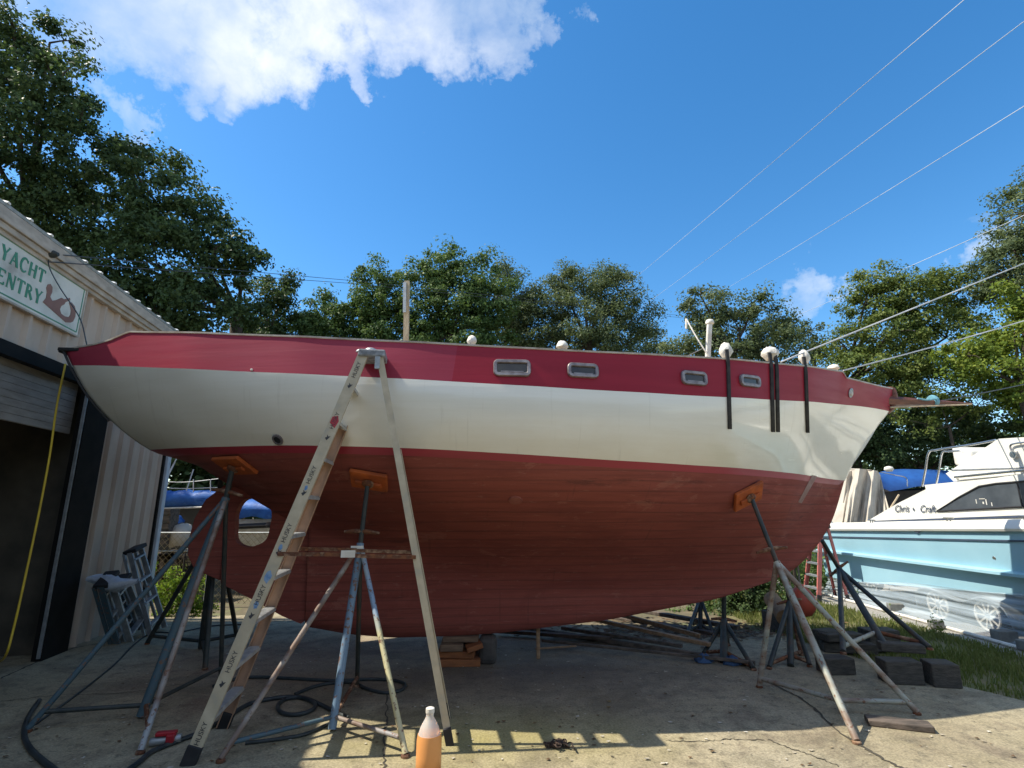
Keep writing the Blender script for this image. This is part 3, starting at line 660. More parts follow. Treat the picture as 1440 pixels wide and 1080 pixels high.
jack('blue and rusty jack stand directly behind the tall stepladder', gC, [G(310, 1072), G(570, 1065), G(502, 966)], D(507, 764, 4.75), ['brownpipe', 'yellpipe', 'darksteel'], 'bluepipe', ['bluedark', 'brownpipe', 'rust'], (520, 673), rp=.030, r=.020, twist=-.05, padsize=(.33, .25))
gD = G(1187, 1004)
jack('peeling pale green jack stand under the bow with one foot in the sun', gD, [G(1205, 1046), G(1068, 967), G(1290, 1005)], D(1092, 790, 5.25), ['palepipe', 'palepipe', 'palepipe'], 'palepipe', ['palepipe', 'palepipe', 'palepipe'], (1050, 696), rp=.032, r=.024, twist=.25, padsize=(.34, .24))
jack('dark jack stand at the stern behind the rudder, on the far side of the keel', G(284, 912), [G(207, 906), G(288, 942), G(334, 904)], D(306, 735, 6.3), ['darksteel', 'darksteel', 'darksteel'], 'darksteel', ['darksteel']*3, rodtop=D(312, 662, 6.05), r=.026, rp=.045)
jack('dark tripod stand with blue rags at its feet under the far side of the bow', G(1018, 933), [G(990, 921), G(1060, 943), G(1024, 908)], D(1018, 872, 6.75), ['darksteel']*3, 'darksteel', ['rust']*3, rodtop=D(1018, 832, 6.75), r=.024, rp=.04)
jack('dark rusty stand below the stem next to the red-orange buoy', G(1112, 938), [G(1082, 941), G(1139, 938), G(1127, 922)], D(1110, 846, 6.7), ['darksteel', 'darksteel', 'rust'], 'darksteel', ['rust']*3, rodtop=D(1104, 815, 6.65), r=.024, rp=.034)
jack('small far jack stand in front of the shrubs past the keel', G(985, 890), [G(967, 892), G(975, 878), G(1003, 893)], D(985, 840, 8.0), ['bluedark', 'darksteel', 'darksteel'], 'darksteel', ['darksteel']*3, rodtop=D(985, 812, 7.6), r=.022, rp=.03)
# tall dark stand standing on blocks in front of the blue boat
zb = .27
jack('tall dark jack stand set up on tarred blocks, holding the stem', (G(1186, 920, zb)+G(1236, 893, zb)+G(1308, 914, zb))/3, [G(1186, 920, zb), G(1236, 893, zb), G(1308, 914, zb)], D(1180, 800, 7.1), ['darksteel', 'bluedark', 'darksteel'], 'darksteel', ['palepipe', 'rust', 'rust'], rodtop=D(1156, 760, 6.95), r=.026, rp=.036, base_z=zb)

# ---------------------------------------------------------------- stepladders
def stepladder(name, label, F, Rr, h, width, topw, rearw, nsteps, mats, braces=True, rail=.082, thick=.03, writing=False, group=None, captilt=0):
    F, Rr = Vector(F), Vector(Rr); a = (F-Rr).normalized(); w = Vector((-a.y, a.x, 0))
    if w.y < 0: w = -w                                # w points away from the camera
    rt = root(name, (F+Rr)/2, label, 'stepladder', group)
    mid = Rr.lerp(F, .42); up = Vector((0, 0, 1))
    tin = (width-topw)/2
    tops = {}
    def P(side, front, t):                           # point on a rail, t from foot 0 to top 1
        if front:
            b = F + (w*width if side else w*0); tp = mid + a*.065 + (w*(tin+topw) if side else w*tin) + up*h
        else:
            ri = (width-rearw)/2; b = Rr + (w*(width-ri) if side else w*ri); tp = mid - a*.065 + (w*(tin+topw) if side else w*tin) + up*(h-.02)
        return b.lerp(tp, t)
    for side in (0, 1):
        for front in (1, 0):
            b, tp = P(side, front, 0), P(side, front, 1); d = (tp-b).normalized(); n = w if side else -w
            s_ = d.cross(n).normalized(); rw = rail if front else rail*.62
            q = MB().box((b+tp)/2, (tp-b).length, rw, .006, d, s_, n)                     # web, flanges turned inward
            for e in (-1, 1): q.box((b+tp)/2-n*(thick/2)+s_*e*(rw/2-.003), (tp-b).length, .006, thick, d, s_, n)
            rl = q.build('rail', mats['rail'] if not (side and front and writing) else 'fibrein', rt)
            MB().box(b+d*.05, .12, rw*1.12, thick*1.2, d, s_, n).build('foot', mats['foot'], rl, bevel=.004)
            if writing and not side and front:
                L = (tp-b).length; ayv = s_
                if ayv.x > 0: ayv = -ayv
                for k in range(7):
                    tb = MB()
                    t = .055+.148*k; c_ = b.lerp(tp, t)+n*.0045
                    t_ = text_mb('HUSKY', c_+d*.02, d, ayv, .044, .0006); tb.add(t_.v, t_.f)
                    ic = c_-d*.12
                    tb.build('lettering', 'ink', rl); tb = MB()
                    tb.prism([(-.022, .0), (-.006, .018), (.004, .006), (.022, .012), (.010, -.004), (.018, -.018), (-.002, -.010)], ic, d, ayv, n, .001)
                    tb.build('logo', 'ink', rl)
                MB().prism([(-.05, -.02), (-.02, .03), (.03, .028), (.05, -.01), (.01, -.03)], b.lerp(tp, .80)+n*.004, d, ayv, n, .001).build('red_sticker', 'redtag', rl)
                for t, sc_ in ((.40, 1), (.335, .6), (.62, .4), (.47, .5)):
                    MB().prism([(.05*sc_*math.cos(2*math.pi*k/11)*random.uniform(.6, 1.1), .032*sc_*math.sin(2*math.pi*k/11)*random.uniform(.6, 1.1)) for k in range(11)], b.lerp(tp, t)+n*.004, d, ayv, n, .0008).build('paint_dab', 'bluedab', rl)
    for i in range(1, nsteps+1):
        t = i/(nsteps+1.0); A, B = P(0, 1, t), P(1, 1, t)
        q = MB().box((A+B)/2, .082, (B-A).length-.012, .004, a, w, up)
        for e in (-1, 1): q.box((A+B)/2-up*.013+a*e*.039, .004, (B-A).length-.012, .026, a, w, up)
        for e in range(-3, 4): q.box((A+B)/2+up*.0035+a*e*.011, .004, (B-A).length-.02, .003, a, w, up)
        q.build('step', mats['step'], rt)
    for t in ((.12, .36, .60, .84) if not braces else (.1, .3, .5, .7, .88)):
        A, B = P(0, 0, t), P(1, 0, t); MB().bar(A+w*.01, B-w*.01, .03, .012, a).build('rear_brace', mats['step'], rt)
    c_ = (P(0, 1, 1)+P(1, 1, 1)+P(0, 0, 1)+P(1, 0, 1))/4
    cpz = MB().box(c_+up*.015, .215, topw+.05, .06, a, w, up); 
    cp = cpz.build('top_cap', mats['cap'], rt, bevel=.012)
    if writing:
        for k in range(5): MB().lathe(c_+up*.05+w*random.uniform(-.15, .15)+a*random.uniform(-.12, .12), [(.05, 0), (.045, .015), (.02, .025)], 9).build('paint_blob', 'galv', cp, smooth=50)
        MB().box(c_-up*.065-a*.05+w*(-topw/2-.01), .04, .03, .10, a, w, up).build('hinge_bracket', 'galv', cp)
    if braces:
        for side in (0, 1):
            A, B = P(side, 1, .455), P(side, 0, .445); n = w if side else -w
            M_ = (A+B)/2; br = MB().bar(A+n*.012, M_+n*.012+up*.006, .006, .028, up); br.bar(M_+n*.019, B+n*.019, .006, .028, up)
            br.build('spreader', 'rust', rt)
            MB().box(M_+n*.025+up*.012, .10, .004, .05, a, w, up).build('spreader_plate', 'whitep', rt)
    return rt
stepladder('stepladder', 'tall cream fibreglass stepladder with black lettering, in front of the sailboat', G(264, 1076), G(633, 1052), 2.83, .60, .33, .50, 9,
           dict(rail='fibre', foot='dark', step='tread', cap='ladtop'), writing=True)
stepladder('stepladder', 'small faded red stepladder beyond the bow, in front of the pale blue boat', G(1152, 846), G(1196, 846), 1.28, .5, .3, .4, 5,
           dict(rail='pink', foot='dark', step='alu', cap='darksteel'), braces=False, rail=.07)

# ---------------------------------------------------------------- jug and small things on the slab
jp = G(602, 1092); jug = root('plastic_jug', jp, 'clear plastic jug half full of orange liquid by the stepladder foot', 'jug')
def M_clear(name, col, rough, tr):
    m, nt, bs = nodes(name); bs.inputs['Base Color'].default_value = c4(col); bs.inputs['Roughness'].default_value = rough; bs.inputs['Transmission Weight'].default_value = tr; bs.inputs['IOR'].default_value = 1.2
    return m
MAT['jugp'] = M_clear('milky_plastic', (.86, .86, .84), .3, .55); MAT['juice'] = M('orange_liquid', (.80, .36, .12), (.74, .31, .09), 3, .3)
pr = [(.066, 0), (.075, .012), (.077, .12), (.076, .20), (.070, .235), (.056, .275), (.036, .31), (.024, .33), (.023, .36)]
MB().lathe(jp, pr, 24).build('bottle', 'jugp', jug, smooth=50)
MB().lathe(jp, [(.068, .004), (.079, .014), (.0785, .12), (.078, .20), (.0725, .235)], 24).build('orange_liquid', 'juice', jug, smooth=50)
MB().lathe(jp, [(.027, .352), (.028, .36), (.027, .378), (.02, .382)], 16).build('cap', 'white', jug, smooth=40)
vp = G(232, 1048)
val = root('hose_valve', vp, 'red handled hose valve on the black hose by the ladder foot', 'hose valve')
MB().tube([vp+Vector((-.09, -.03, .03)), vp+Vector((.09, .03, .035))], .026, 10).build('body', 'galv', val, smooth=40)
MB().box(vp+Vector((0, 0, .075)), .13, .05, .025, (1, .25, 0), (-.25, 1, 0)).build('handle', 'redv', val, bevel=.006)
MB().box(vp+Vector((.04, -.01, .05)), .05, .06, .05, (1, .25, 0), (-.25, 1, 0)).build('collar', 'redv', val, bevel=.006)
def hose(label, px, r=.018, m='hose', name='hose', group='black hoses lying on the slab', zs=None):
    pts = curve([G(*p, r) for p in px], 8)
    return tag(MB().tube(pts, r, 8).build(name, m, smooth=60), label, 'hose', group)
hose('black hose bending round the foot of the blue jack stand at the shed', [(55, 985), (40, 1008), (34, 1032), (42, 1052), (58, 1068), (80, 1085)], .018)
hose('black hose with the red valve running past the ladder foot', [(170, 1090), (195, 1072), (215, 1056), (255, 1040), (285, 1028), (320, 1008), (350, 990), (385, 982), (415, 980), (438, 986), (443, 994), (430, 1002), (410, 1005), (393, 1000), (392, 990), (405, 982), (430, 982), (470, 1000), (490, 1010)], .017)
hose('black hose looping under the middle jack stand to the right', [(300, 965), (330, 955), (360, 952), (410, 954), (470, 957), (520, 955), (556, 957), (570, 963), (562, 971), (540, 974), (515, 968), (498, 960), (470, 960), (440, 966), (415, 976)], .015)
hose('thin black cable stretched across the slab from the shed to the stern stand', [(50, 1018), (110, 975), (160, 935), (190, 905), (215, 890), (250, 889), (300, 880), (345, 878)], .009)
# blue section of hose under the middle stand
hose('pale blue grey hose curving between the middle jack stand feet', [(345, 1045), (370, 1042), (400, 1038), (430, 1032), (462, 1018)], .013, 'hose', group=None)
ch = root('chain_pile', G(785, 1052), 'small heap of rusty chain in the ladder shadow', 'chain')
b = MB(); p0 = G(785, 1052)
for k in range(26):
    c_ = p0+Vector((random.gauss(0, .055), random.gauss(0, .03), .012+abs(random.gauss(0, .014)))); rt_ = Matrix.Rotation(random.uniform(0, 6), 3, 'Z') @ Matrix.Rotation(random.uniform(-1.2, 1.2), 3, 'X')
    b.tube([c_+rt_ @ Vector((.026*math.cos(t), .015*math.sin(t), 0)) for t in [2*math.pi*j/9 for j in range(9)]], .005, 5, closed=True)
b.build('links', M('dark_chain', (.075, .045, .03), (.04, .03, .024), 14, .8), ch, smooth=60)
def litter(name, m, n, region, smin, smax, kind='stuff'):
    b = MB()
    for _ in range(n):
        x, y = region(); s_ = random.uniform(smin, smax); a = random.uniform(0, 6.28); t = random.uniform(-.4, .4); t2 = random.uniform(-.4, .4)
        k = random.choice((4, 5, 6)); pl = []
        for j in range(k):
            an = a+2*math.pi*j/k; rr = s_*random.uniform(.5, 1.1); dx, dy = rr*math.cos(an), rr*.65*math.sin(an)
            pl.append((x+dx, y+dy, .006+abs(dx*t+dy*t2)))
        b.add(pl, [tuple(range(k))])
    return tag(b.build(name, m), kind=kind)
def reg_front(): return random.uniform(-3.8, 3.6), 3.6+random.random()**1.4*3.4
litter('paint_flakes', 'paper', 420, reg_front, .004, .024)
litter('dead_leaves', 'deadleaf', 300, lambda: (random.uniform(-4, 4), random.uniform(3.8, 8)), .008, .026)
litter('dark_grit', 'crack', 1100, lambda: (random.gauss(0, 2.4), random.gauss(5.6, 1.0)), .003, .012)
litter('leaf_litter', 'deadleaf', 1500, lambda: (random.gauss(2.4, .9), random.gauss(7.9, .35)), .02, .06)

# keel blocking
def timber(c, L, w, h, yaw, m, label, name='timber_block', cat='timber', group=None, pitch=0, bev=.008):
    c = Vector(c); rt_ = Matrix.Rotation(yaw, 3, 'Z') @ Matrix.Rotation(pitch, 3, 'Y')
    o = MB().box((0, 0, 0), L, w, h, rt_ @ Vector((1, 0, 0)), rt_ @ Vector((0, 1, 0)), rt_ @ Vector((0, 0, 1)))
    bb = o.build(name, m, bevel=bev); bb.location = c
    return tag(bb, label, cat, group)
k0 = G(648, 938); GR = 'blocking stacked under the keel'
MAT['orangewood'] = M('orange_brown_blocking', (.36, .13, .045), (.22, .085, .035), 6, .8, .4, (1, 5, 5)); MAT['brownwood'] = M('brown_blocking', (.24, .16, .10), (.14, .09, .06), 6, .85, .4, (1, 5, 5))
timber(k0+Vector((-.02, .2, .035)), .42, .42, .07, .06, 'orangewood', 'bottom orange brown board of the keel blocking', group=GR)
timber(k0+Vector((-.05, .2, .107)), .40, .36, .065, -.1, 'orangewood', 'orange board on the bottom board of the keel blocking', group=GR)
timber(k0+Vector((-.11, .18, .178)), .24, .36, .07, .05, 'brownwood', 'brown block under the keel, left one of the upper pair', group=GR)
timber(k0+Vector((.12, .1, .188)), .17, .3, .05, .2, 'orangewood', 'tilted orange wedge beside the brown upper block', group=GR, pitch=-.28)
timber(k0+Vector((-.02, .25, .245)), .38, .36, .055, .02, 'brownwood', 'topmost brown board of the keel blocking', group=GR)
kp = MB(); c_ = G(685, 936)+Vector((0, .13, 0)); kp.box(c_+Vector((0, 0, .135)), .19, .24, .27); o = kp.build('keel_block', M('dark_stone_block', (.10, .09, .08), (.06, .055, .05), 8, .9, .5), bevel=.05)
tag(o, 'dark rounded upright block beside the orange blocking', 'block')
timber(G(757, 926)+Vector((0, 0, .17)), .04, .05, .34, 0, 'wood', 'short upright stick propped under the keel', 'prop_stick', 'stick')
# spars and planks lying beyond the keel
sp = [((722, 884), (1062, 938), .055, .05, 'greywood', 'long grey plank lying nearest the camera under the hull'),
      ((735, 878), (1000, 922), .07, .04, 'wood', 'pale brown plank lying across the pile under the hull'),
      ((812, 873), (985, 905), .05, .05, 'wood', 'straight pale batten on top of the plank pile'),
      ((762, 908), (1058, 940), .035, .03, 'greywood', 'thin dark batten at the near edge of the plank pile'),
      ((845, 868), (1005, 893), .14, .035, 'greywood', 'wide dark board at the back of the plank pile'),
      ((880, 866), (1040, 896), .10, .05, 'greywood', 'dark brown beam near the shrubs'),
      ((790, 893), (960, 920), .05, .04, 'greywood', 'grey stick half hidden in the middle of the pile'),
      ((700, 894), (860, 905), .09, .04, 'greywood', 'short dark board close to the keel block')]
for i, (a, b_, w, h, m, lb) in enumerate(sp):
    A, B = G(*a), G(*b_); z = .03+.028*((i*3) % 4); A = A+Vector((0, 0, z+.16*(i in (1, 2)))); B = B+Vector((0, 0, z))
    o = MB().bar(A, B, w, h).build('plank', m, bevel=.006); tag(o, lb, 'plank', 'planks and battens in the pile beyond the keel')
timber(G(782, 917)+Vector((0, 0, .05)), .5, .025, .02, .25, 'wood', 'short forked stick by the upright prop', 'stick', 'stick')
for (u, v, lb) in ((990, 931, 'blue rag at the left foot of the dark tripod stand'), (1030, 934, 'blue rag at the right foot of the dark tripod stand')):
    c_ = G(u, v); b = MB().lathe(c_, [(.09, 0), (.085, .03), (.05, .06), (.02, .07)], 12)
    for i, q in enumerate(b.v): b.v[i] = q+Vector((random.uniform(-.03, .03), random.uniform(-.03, .03), random.uniform(0, .02)))
    tag(b.build('rag', M('faded_blue_rag', (.06, .12, .24), (.04, .08, .16), 8, .9), smooth=60), lb, 'rag', 'blue rags under the bow')
# dark cribbing on the right
def blockpile(lst):
    for (c_, L, w, h, yaw, m, lb) in lst: timber(c_-Vector((0, 0, h*.06)), L*.9, w*.9, h*.88, yaw, m, lb, 'crib_block', 'block', 'tarred blocks near the bow', bev=.012)
b0 = G(1303, 967); b1 = G(1186, 951); b2 = G(1205, 925); b3 = G(1283, 1022)
blockpile([(b0+Vector((-.12, .16, .115)), .36, .22, .23, -.12, 'darkblock', 'left block of the black pair on the slab edge'),
           (b0+Vector((.21, .08, .115)), .26, .24, .23, -.2, 'darkblock', 'right block of the black pair on the slab edge'),
           (b0+Vector((.02, .30, .28)), .42, .16, .09, -.3, 'darkblock', 'flat black block lying across the black pair'),
           (b1+Vector((0, .12, .085)), .33, .22, .17, .05, 'darkblock', 'single dark block behind the pale green stand'),
           (b2+Vector((.06, .25, .06)), .62, .2, .12, -.2, 'darkblock', 'long tarred block at the grass edge, lowest of its pile'),
           (b2+Vector((.0, .25, .17)), .5, .22, .09, .1, 'darkblock', 'tarred block lying on the long lowest one'),
           (b2+Vector((.5, .35, .13)), .4, .25, .26, .0, 'darkblock', 'square tarred block beside the long pile on the grass'),
           (G(1186, 920)+Vector((-.02, .22, .12)), .3, .25, .24, .3, 'darkblock', 'tarred block under the left foot of the tall dark stand')])
timber(b3+Vector((-.1, .0, .022)), .42, .14, .044, -.35, 'greywood', 'flat dark board under the right foot of the pale green stand', 'board', 'board')
bu = D(1128, 846, 6.9); br = root('buoy', (bu.x, bu.y, 0), 'faded red-orange round buoy hanging behind the bow stand', 'buoy')
MB().lathe(bu, [(.02, -.17), (.09, -.15), (.14, -.08), (.155, 0), (.14, .08), (.09, .14), (.04, .175), (.03, .2)], 20).build('ball', 'buoy', br, smooth=60)
MB().tube([bu+Vector((0, 0, .19)), bu+Vector((-.03, -.05, .45))], .01, 6).build('lanyard', 'rope', br)
lg = G(1112, 892)+Vector((0, .2, .3)); tag(MB().tube([lg+Vector((-.05, -.2, -.1)), lg+Vector((.05, .35, .05))], .11, 14).build('log', M('cut_log', (.30, .19, .10), (.2, .12, .07), 12, .85, .4), smooth=40), 'short cut log stacked behind the bow stand', 'log')
timber(lg+Vector((0, .05, -.22)), .3, .4, .3, .1, 'darkblock', 'tarred block carrying the cut log', 'crib_block', 'block')

# ---------------------------------------------------------------- shed
WC = Vector((-5.51, 8.39, 0)); WD = Vector((.175, -1, 0)).normalized(); WN = Vector((-WD.y, WD.x, 0))   # along the wall towards the camera; outwards
if WN.x < 0: WN = -WN
UP = Vector((0, 0, 1))
def WP(w, z, n=0): return WC+WD*w+UP*z+WN*n
def WH(u, v, n=0):                                  # pixel on the wall plane -> (w, z)
    d = ray(u, v); o = Vector((0, 0, EYE)); t = (WC+WN*n-o).dot(WN)/d.dot(WN); p = o+d*t; return (p-WC).dot(WD), p.z
shed = root('metal_shed', WC, 'tan ribbed metal workshop with an open roll-up door', 'shed')
LW = 15.0; EZ = 4.32  # shed run on unseen past the camera to block sky light
w_jr = WH(150, 560)[0]; w_jl = WH(118, 560)[0]; z_head = WH(0, 498)[1]; z_top = WH(0, 478)[1]; z_sh = WH(60, 590)[1]
def wallpanel(w0, w1, z0, z1, name='wall', pitch=.30):
    b = MB(); rows = [[], []]; w = w0
    pts = [(w0, 0)]; k = math.ceil(w0/pitch)*pitch
    while k < w1-.05:
        for dw, dn in ((-.045, 0), (-.02, .042), (.02, .042), (.045, 0)):
            if w0 < k+dw < w1: pts.append((k+dw, dn))
        k += pitch
    pts.append((w1, 0))
    b.grid([[WP(w, z0, n) for w, n in pts], [WP(w, z1, n) for w, n in pts]])
    return b.build(name, 'siding', shed)
wallpanel(.0, w_jr, 0, EZ)
wallpanel(w_jr, LW, z_top, EZ)
wallpanel(6.2, LW, 0, z_top)
hd = MB(); hd.box(WP((w_jr+6.2)/2, (z_head+z_top)/2, .0), 6.2-w_jr, .10, z_top-z_head+.004, WD, WN, UP); hd.build('door_header', 'blackp', shed)
jb = MB(); jb.box(WP((w_jr+w_jl)/2, z_head/2+.0, .01), abs(w_jl-w_jr), .10, z_head, WD, WN, UP); jb.build('door_jamb', 'blackp', shed)
MB().box(WP(w_jl+.012, z_head/2-.02, .035), .022, .03, z_head-.1, WD, WN, UP).build('jamb_edge', 'alu', shed)
sh_ = MB(); zt = z_head+.02; k = 0
zb_ = z_sh
while zt > zb_:
    sh_.box(WP((w_jl-.1+6.2)/2, zt-.035, -.12), 6.2-w_jl, .02, .07, WD, (WN+UP*.25), UP); zt -= .075
sh_.build('roller_shutter', 'shutter', shed)
# inside
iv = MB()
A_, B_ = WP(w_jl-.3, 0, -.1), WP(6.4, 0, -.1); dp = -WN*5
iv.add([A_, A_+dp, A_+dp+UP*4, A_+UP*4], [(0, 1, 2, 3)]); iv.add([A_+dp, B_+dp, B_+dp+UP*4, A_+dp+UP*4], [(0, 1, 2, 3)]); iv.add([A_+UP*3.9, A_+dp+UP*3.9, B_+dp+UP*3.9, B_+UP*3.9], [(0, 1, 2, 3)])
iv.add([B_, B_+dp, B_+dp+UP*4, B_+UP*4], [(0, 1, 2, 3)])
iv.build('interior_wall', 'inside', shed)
# far end wall, roof and eave trim
ew = MB(); ew.add([WP(0, 0), WP(0, 0, -9), WP(0, 6.3, -9), WP(0, EZ)], [(0, 1, 2, 3)]); ew.add([WP(LW, 0), WP(LW, 0, -9), WP(LW, 6.3, -9), WP(LW, EZ)], [(0, 1, 2, 3)]); ew.build('end_wall', 'siding', shed)
rf = MB(); OV = .14
rf.add([WP(-.25, EZ+.02, OV), WP(LW+.2, EZ+.02, OV), WP(LW+.2, 6.35, -9), WP(-.25, 6.35, -9)], [(0, 1, 2, 3)])
rfo = rf.build('roof', 'galv', shed, solid=.03)
k = .08
rb = MB()
while k < LW:
    o_ = WP(k, EZ+.035, OV+.012); sl_ = (WP(k, 6.365, -9)-o_).normalized(); nn = sl_.cross(WD).normalized()
    if nn.z < 0: nn = -nn
    rb.prism([(-.026, 0), (.026, 0), (.014, .017), (-.014, .017)], o_, WD, nn, sl_, 9.3); k += .305
rb.build('roof_rib', 'roofw', rfo)
fa = MB(); L_ = LW+.45
fa.box(WP(L_/2-.25, EZ-.06, OV-.02), L_, .03, .13, WD, WN, UP); fa.box(WP(L_/2-.25, EZ-.155, OV-.055), L_, .05, .06, WD, WN, UP); fa.box(WP(L_/2-.25, EZ-.205, OV-.09), L_, .06, .045, WD, WN, UP)
fa.build('eave_gutter', 'fascia', shed, bevel=.006)
MB().box(WP(-.035, EZ/2-.15, .03), .05, .06, EZ-.3, WD, WN, UP).build('corner_trim', 'blackp', shed)
ds = MB(); ds.box(WP(-.14, EZ/2-.2, .05), .11, .08, EZ-.4, WD, WN, UP); ds.build('downspout', 'spout', shed, bevel=.01)
# sign
s0 = WH(122, 405, .06); s1 = WH(0, 325, .06); s2 = WH(108, 470, .06); s3 = WH(0, 420, .06)
sw0 = (s0[0]+s2[0])/2; zt = (s0[1]+s1[1])/2; zb2 = (s2[1]+s3[1])/2; sw1 = sw0+3.1
sign = root('shop_sign', WP(sw0, zb2), 'white mildewed shop sign with green lettering and a brown wood plane, hung under the eave', 'sign')
MB().box(WP((sw0+sw1)/2, (zt+zb2)/2, .05), sw1-sw0, .03, zt-zb2, WD, WN, UP).build('board', 'signw', sign)
SX = -WD; H_ = zt-zb2
bd = MB(); ins = .035; lw = .012
for z in (zt-ins, zb2+ins): bd.box(WP((sw0+sw1)/2, z, .067), sw1-sw0-2*ins, .004, lw, WD, WN, UP)
bd.box(WP(sw0+ins, (zt+zb2)/2, .067), lw, .004, H_-2*ins-lw, WD, WN, UP); bd.build('border_line', 'signg', sign)
MB().bar(WP(sw0-.008, zb2-.01, .055), WP(sw0-.008, zt+.01, .055), .02, .045, WN).bar(WP(sw0, zt+.008, .055), WP(sw1, zt+.008, .055), .045, .02, UP).bar(WP(sw0, zb2-.008, .055), WP(sw1, zb2-.008, .055), .045, .02, UP).build('sign_frame', 'fascia', sign)
def letter(c, w, h):                               # serif capitals as thick and thin strokes, origin bottom left
    TK, TN, SF = .17*w+.012, .07*w+.008, .05*h
    def st(a, b, t): return (a, b, t)
    S = []
    def serif(x, y, l=.30): S.append(((x-l*w/2, y), (x+l*w/2, y), SF*.7))
    if c == 'Y': S += [((.1*w, h), (.5*w, .48*h), TK), ((.92*w, h), (.5*w, .48*h), TN), ((.5*w, .5*h), (.5*w, 0), TK)]; serif(.1*w, h); serif(.9*w, h); serif(.5*w, 0)
    if c == 'A': S += [((.08*w, 0), (.48*w, h), TN), ((.48*w, h), (.9*w, 0), TK), ((.22*w, .34*h), (.74*w, .34*h), TN)]; serif(.08*w, 0); serif(.9*w, 0)
    if c == 'H': S += [((.15*w, 0), (.15*w, h), TK), ((.85*w, 0), (.85*w, h), TK), ((.15*w, .52*h), (.85*w, .52*h), TN)]; [serif(x*w, y) for x in (.15, .85) for y in (0, h)]
    if c == 'T': S += [((.5*w, 0), (.5*w, h), TK), ((.04*w, h-.02*h), (.96*w, h-.02*h), TN), ((.05*w, h), (.05*w, .82*h), TN), ((.95*w, h), (.95*w, .82*h), TN)]; serif(.5*w, 0)
    if c == 'E': S += [((.2*w, 0), (.2*w, h), TK), ((.1*w, .98*h), (.85*w, .98*h), TN), ((.1*w, .02*h), (.9*w, .02*h), TN), ((.2*w, .52*h), (.7*w, .52*h), TN), ((.85*w, h), (.85*w, .82*h), TN), ((.9*w, 0), (.9*w, .2*h), TN)]
    if c == 'N': S += [((.12*w, 0), (.12*w, h), TN), ((.88*w, 0), (.88*w, h), TN), ((.12*w, h), (.88*w, 0), TK)]; serif(.12*w, h); serif(.12*w, 0); serif(.88*w, h)
    if c == 'R':
        S += [((.18*w, 0), (.18*w, h), TK), ((.48*w, .5*h), (.95*w, 0), TK)]; serif(.18*w, 0); serif(.15*w, h)
        ps = [(.18*w+(.5*w)*math.sin(t)*(1), .74*h+.24*h*math.cos(t)) for t in [math.pi*i/8 for i in range(9)]]; S += [(ps[i], ps[i+1], TN+.05*w*math.sin(math.pi*i/8)) for i in range(8)]
    if c == 'C':
        ps = [(.55*w-.45*w*math.cos(t), .5*h+.5*h*math.sin(t)) for t in [R(-130+260*i/14)for i in range(15)]]
        ps = [(.55*w+.45*w*math.cos(R(45+270*i/14)), .5*h+.5*h*math.sin(R(45+270*i/14))) for i in range(15)]; S += [(ps[i], ps[i+1], TN+.11*w*math.sin(math.pi*i/13)) for i in range(14)]; S.append(((.9*w, .95*h), (.9*w, .74*h), TN))
    return S
def word(txt, w_right, z, lw, h, gap, name):
    lay = 0
    b = MB(); n = len(txt); x0 = w_right+n*lw+(n-1)*gap
    for i, c in enumerate(txt):
        xs = x0-i*(lw+gap)
        for (a, e, t) in letter(c, lw, h):
            lay += 1; A = WP(xs-a[0], z+a[1], .0675+.00012*(lay % 9)); B = WP(xs-e[0], z+e[1], .0675+.00012*(lay % 9)); b.bar(A, B, t, .003, WN)
    return b.build(name, 'signg', sign)
lw_y = [WH(u, v, .066) for u, v in ((3, 345), (63, 395))]
y_top = WH(30, 363, .066); y_bot = WH(30, 385, .066)
w_y = WH(64, 385, .066)[0]; z1 = WH(60, 395, .066)[1]; h1 = WH(5, 342, .066)[1]-WH(5, 361, .066)[1]
w_e = WH(59, 415, .066)[0]; w_yl = WH(2, 350, .066)[0]
n_ = 5; lw1 = (w_yl-w_y)/5*.86; g1 = (w_yl-w_y-5*lw1)/4
hh = H_*.235
word('YACHT', w_y, zb2+H_*.585, lw1, hh, g1, 'lettering_upper')
word('ENTRY', w_e, zb2+H_*.20, lw1, hh, g1, 'lettering_lower')
# carved plane emblem
pw = (w_e-sw0)*.80; px0 = w_e-.03
pl = [(0, .18), (.06, .34), (.05, .52), (.01, .62), (.03, .74), (.10, .80), (.17, .74), (.19, .60), (.16, .44), (.24, .36), (.34, .44), (.48, .60), (.56, .60), (.72, .74), (.75, .68), (.62, .54), (.60, .46), (.52, .36), (.50, .24), (.56, .14), (.68, .12), (.80, .16), (.84, .26), (.83, .38), (.78, .50), (.72, .58), (.80, .64), (.92, .58), (.98, .46), (1.0, .28), (.96, .10), (.88, .02), (.74, -.04), (.4, .06)]
e_ = MB().prism([(-x*pw, y*H_*.62) for x, y in pl], WP(px0, zb2+H_*.16, .0665), WD, UP, WN, .003); e_.build('plane_emblem', 'signb', sign)
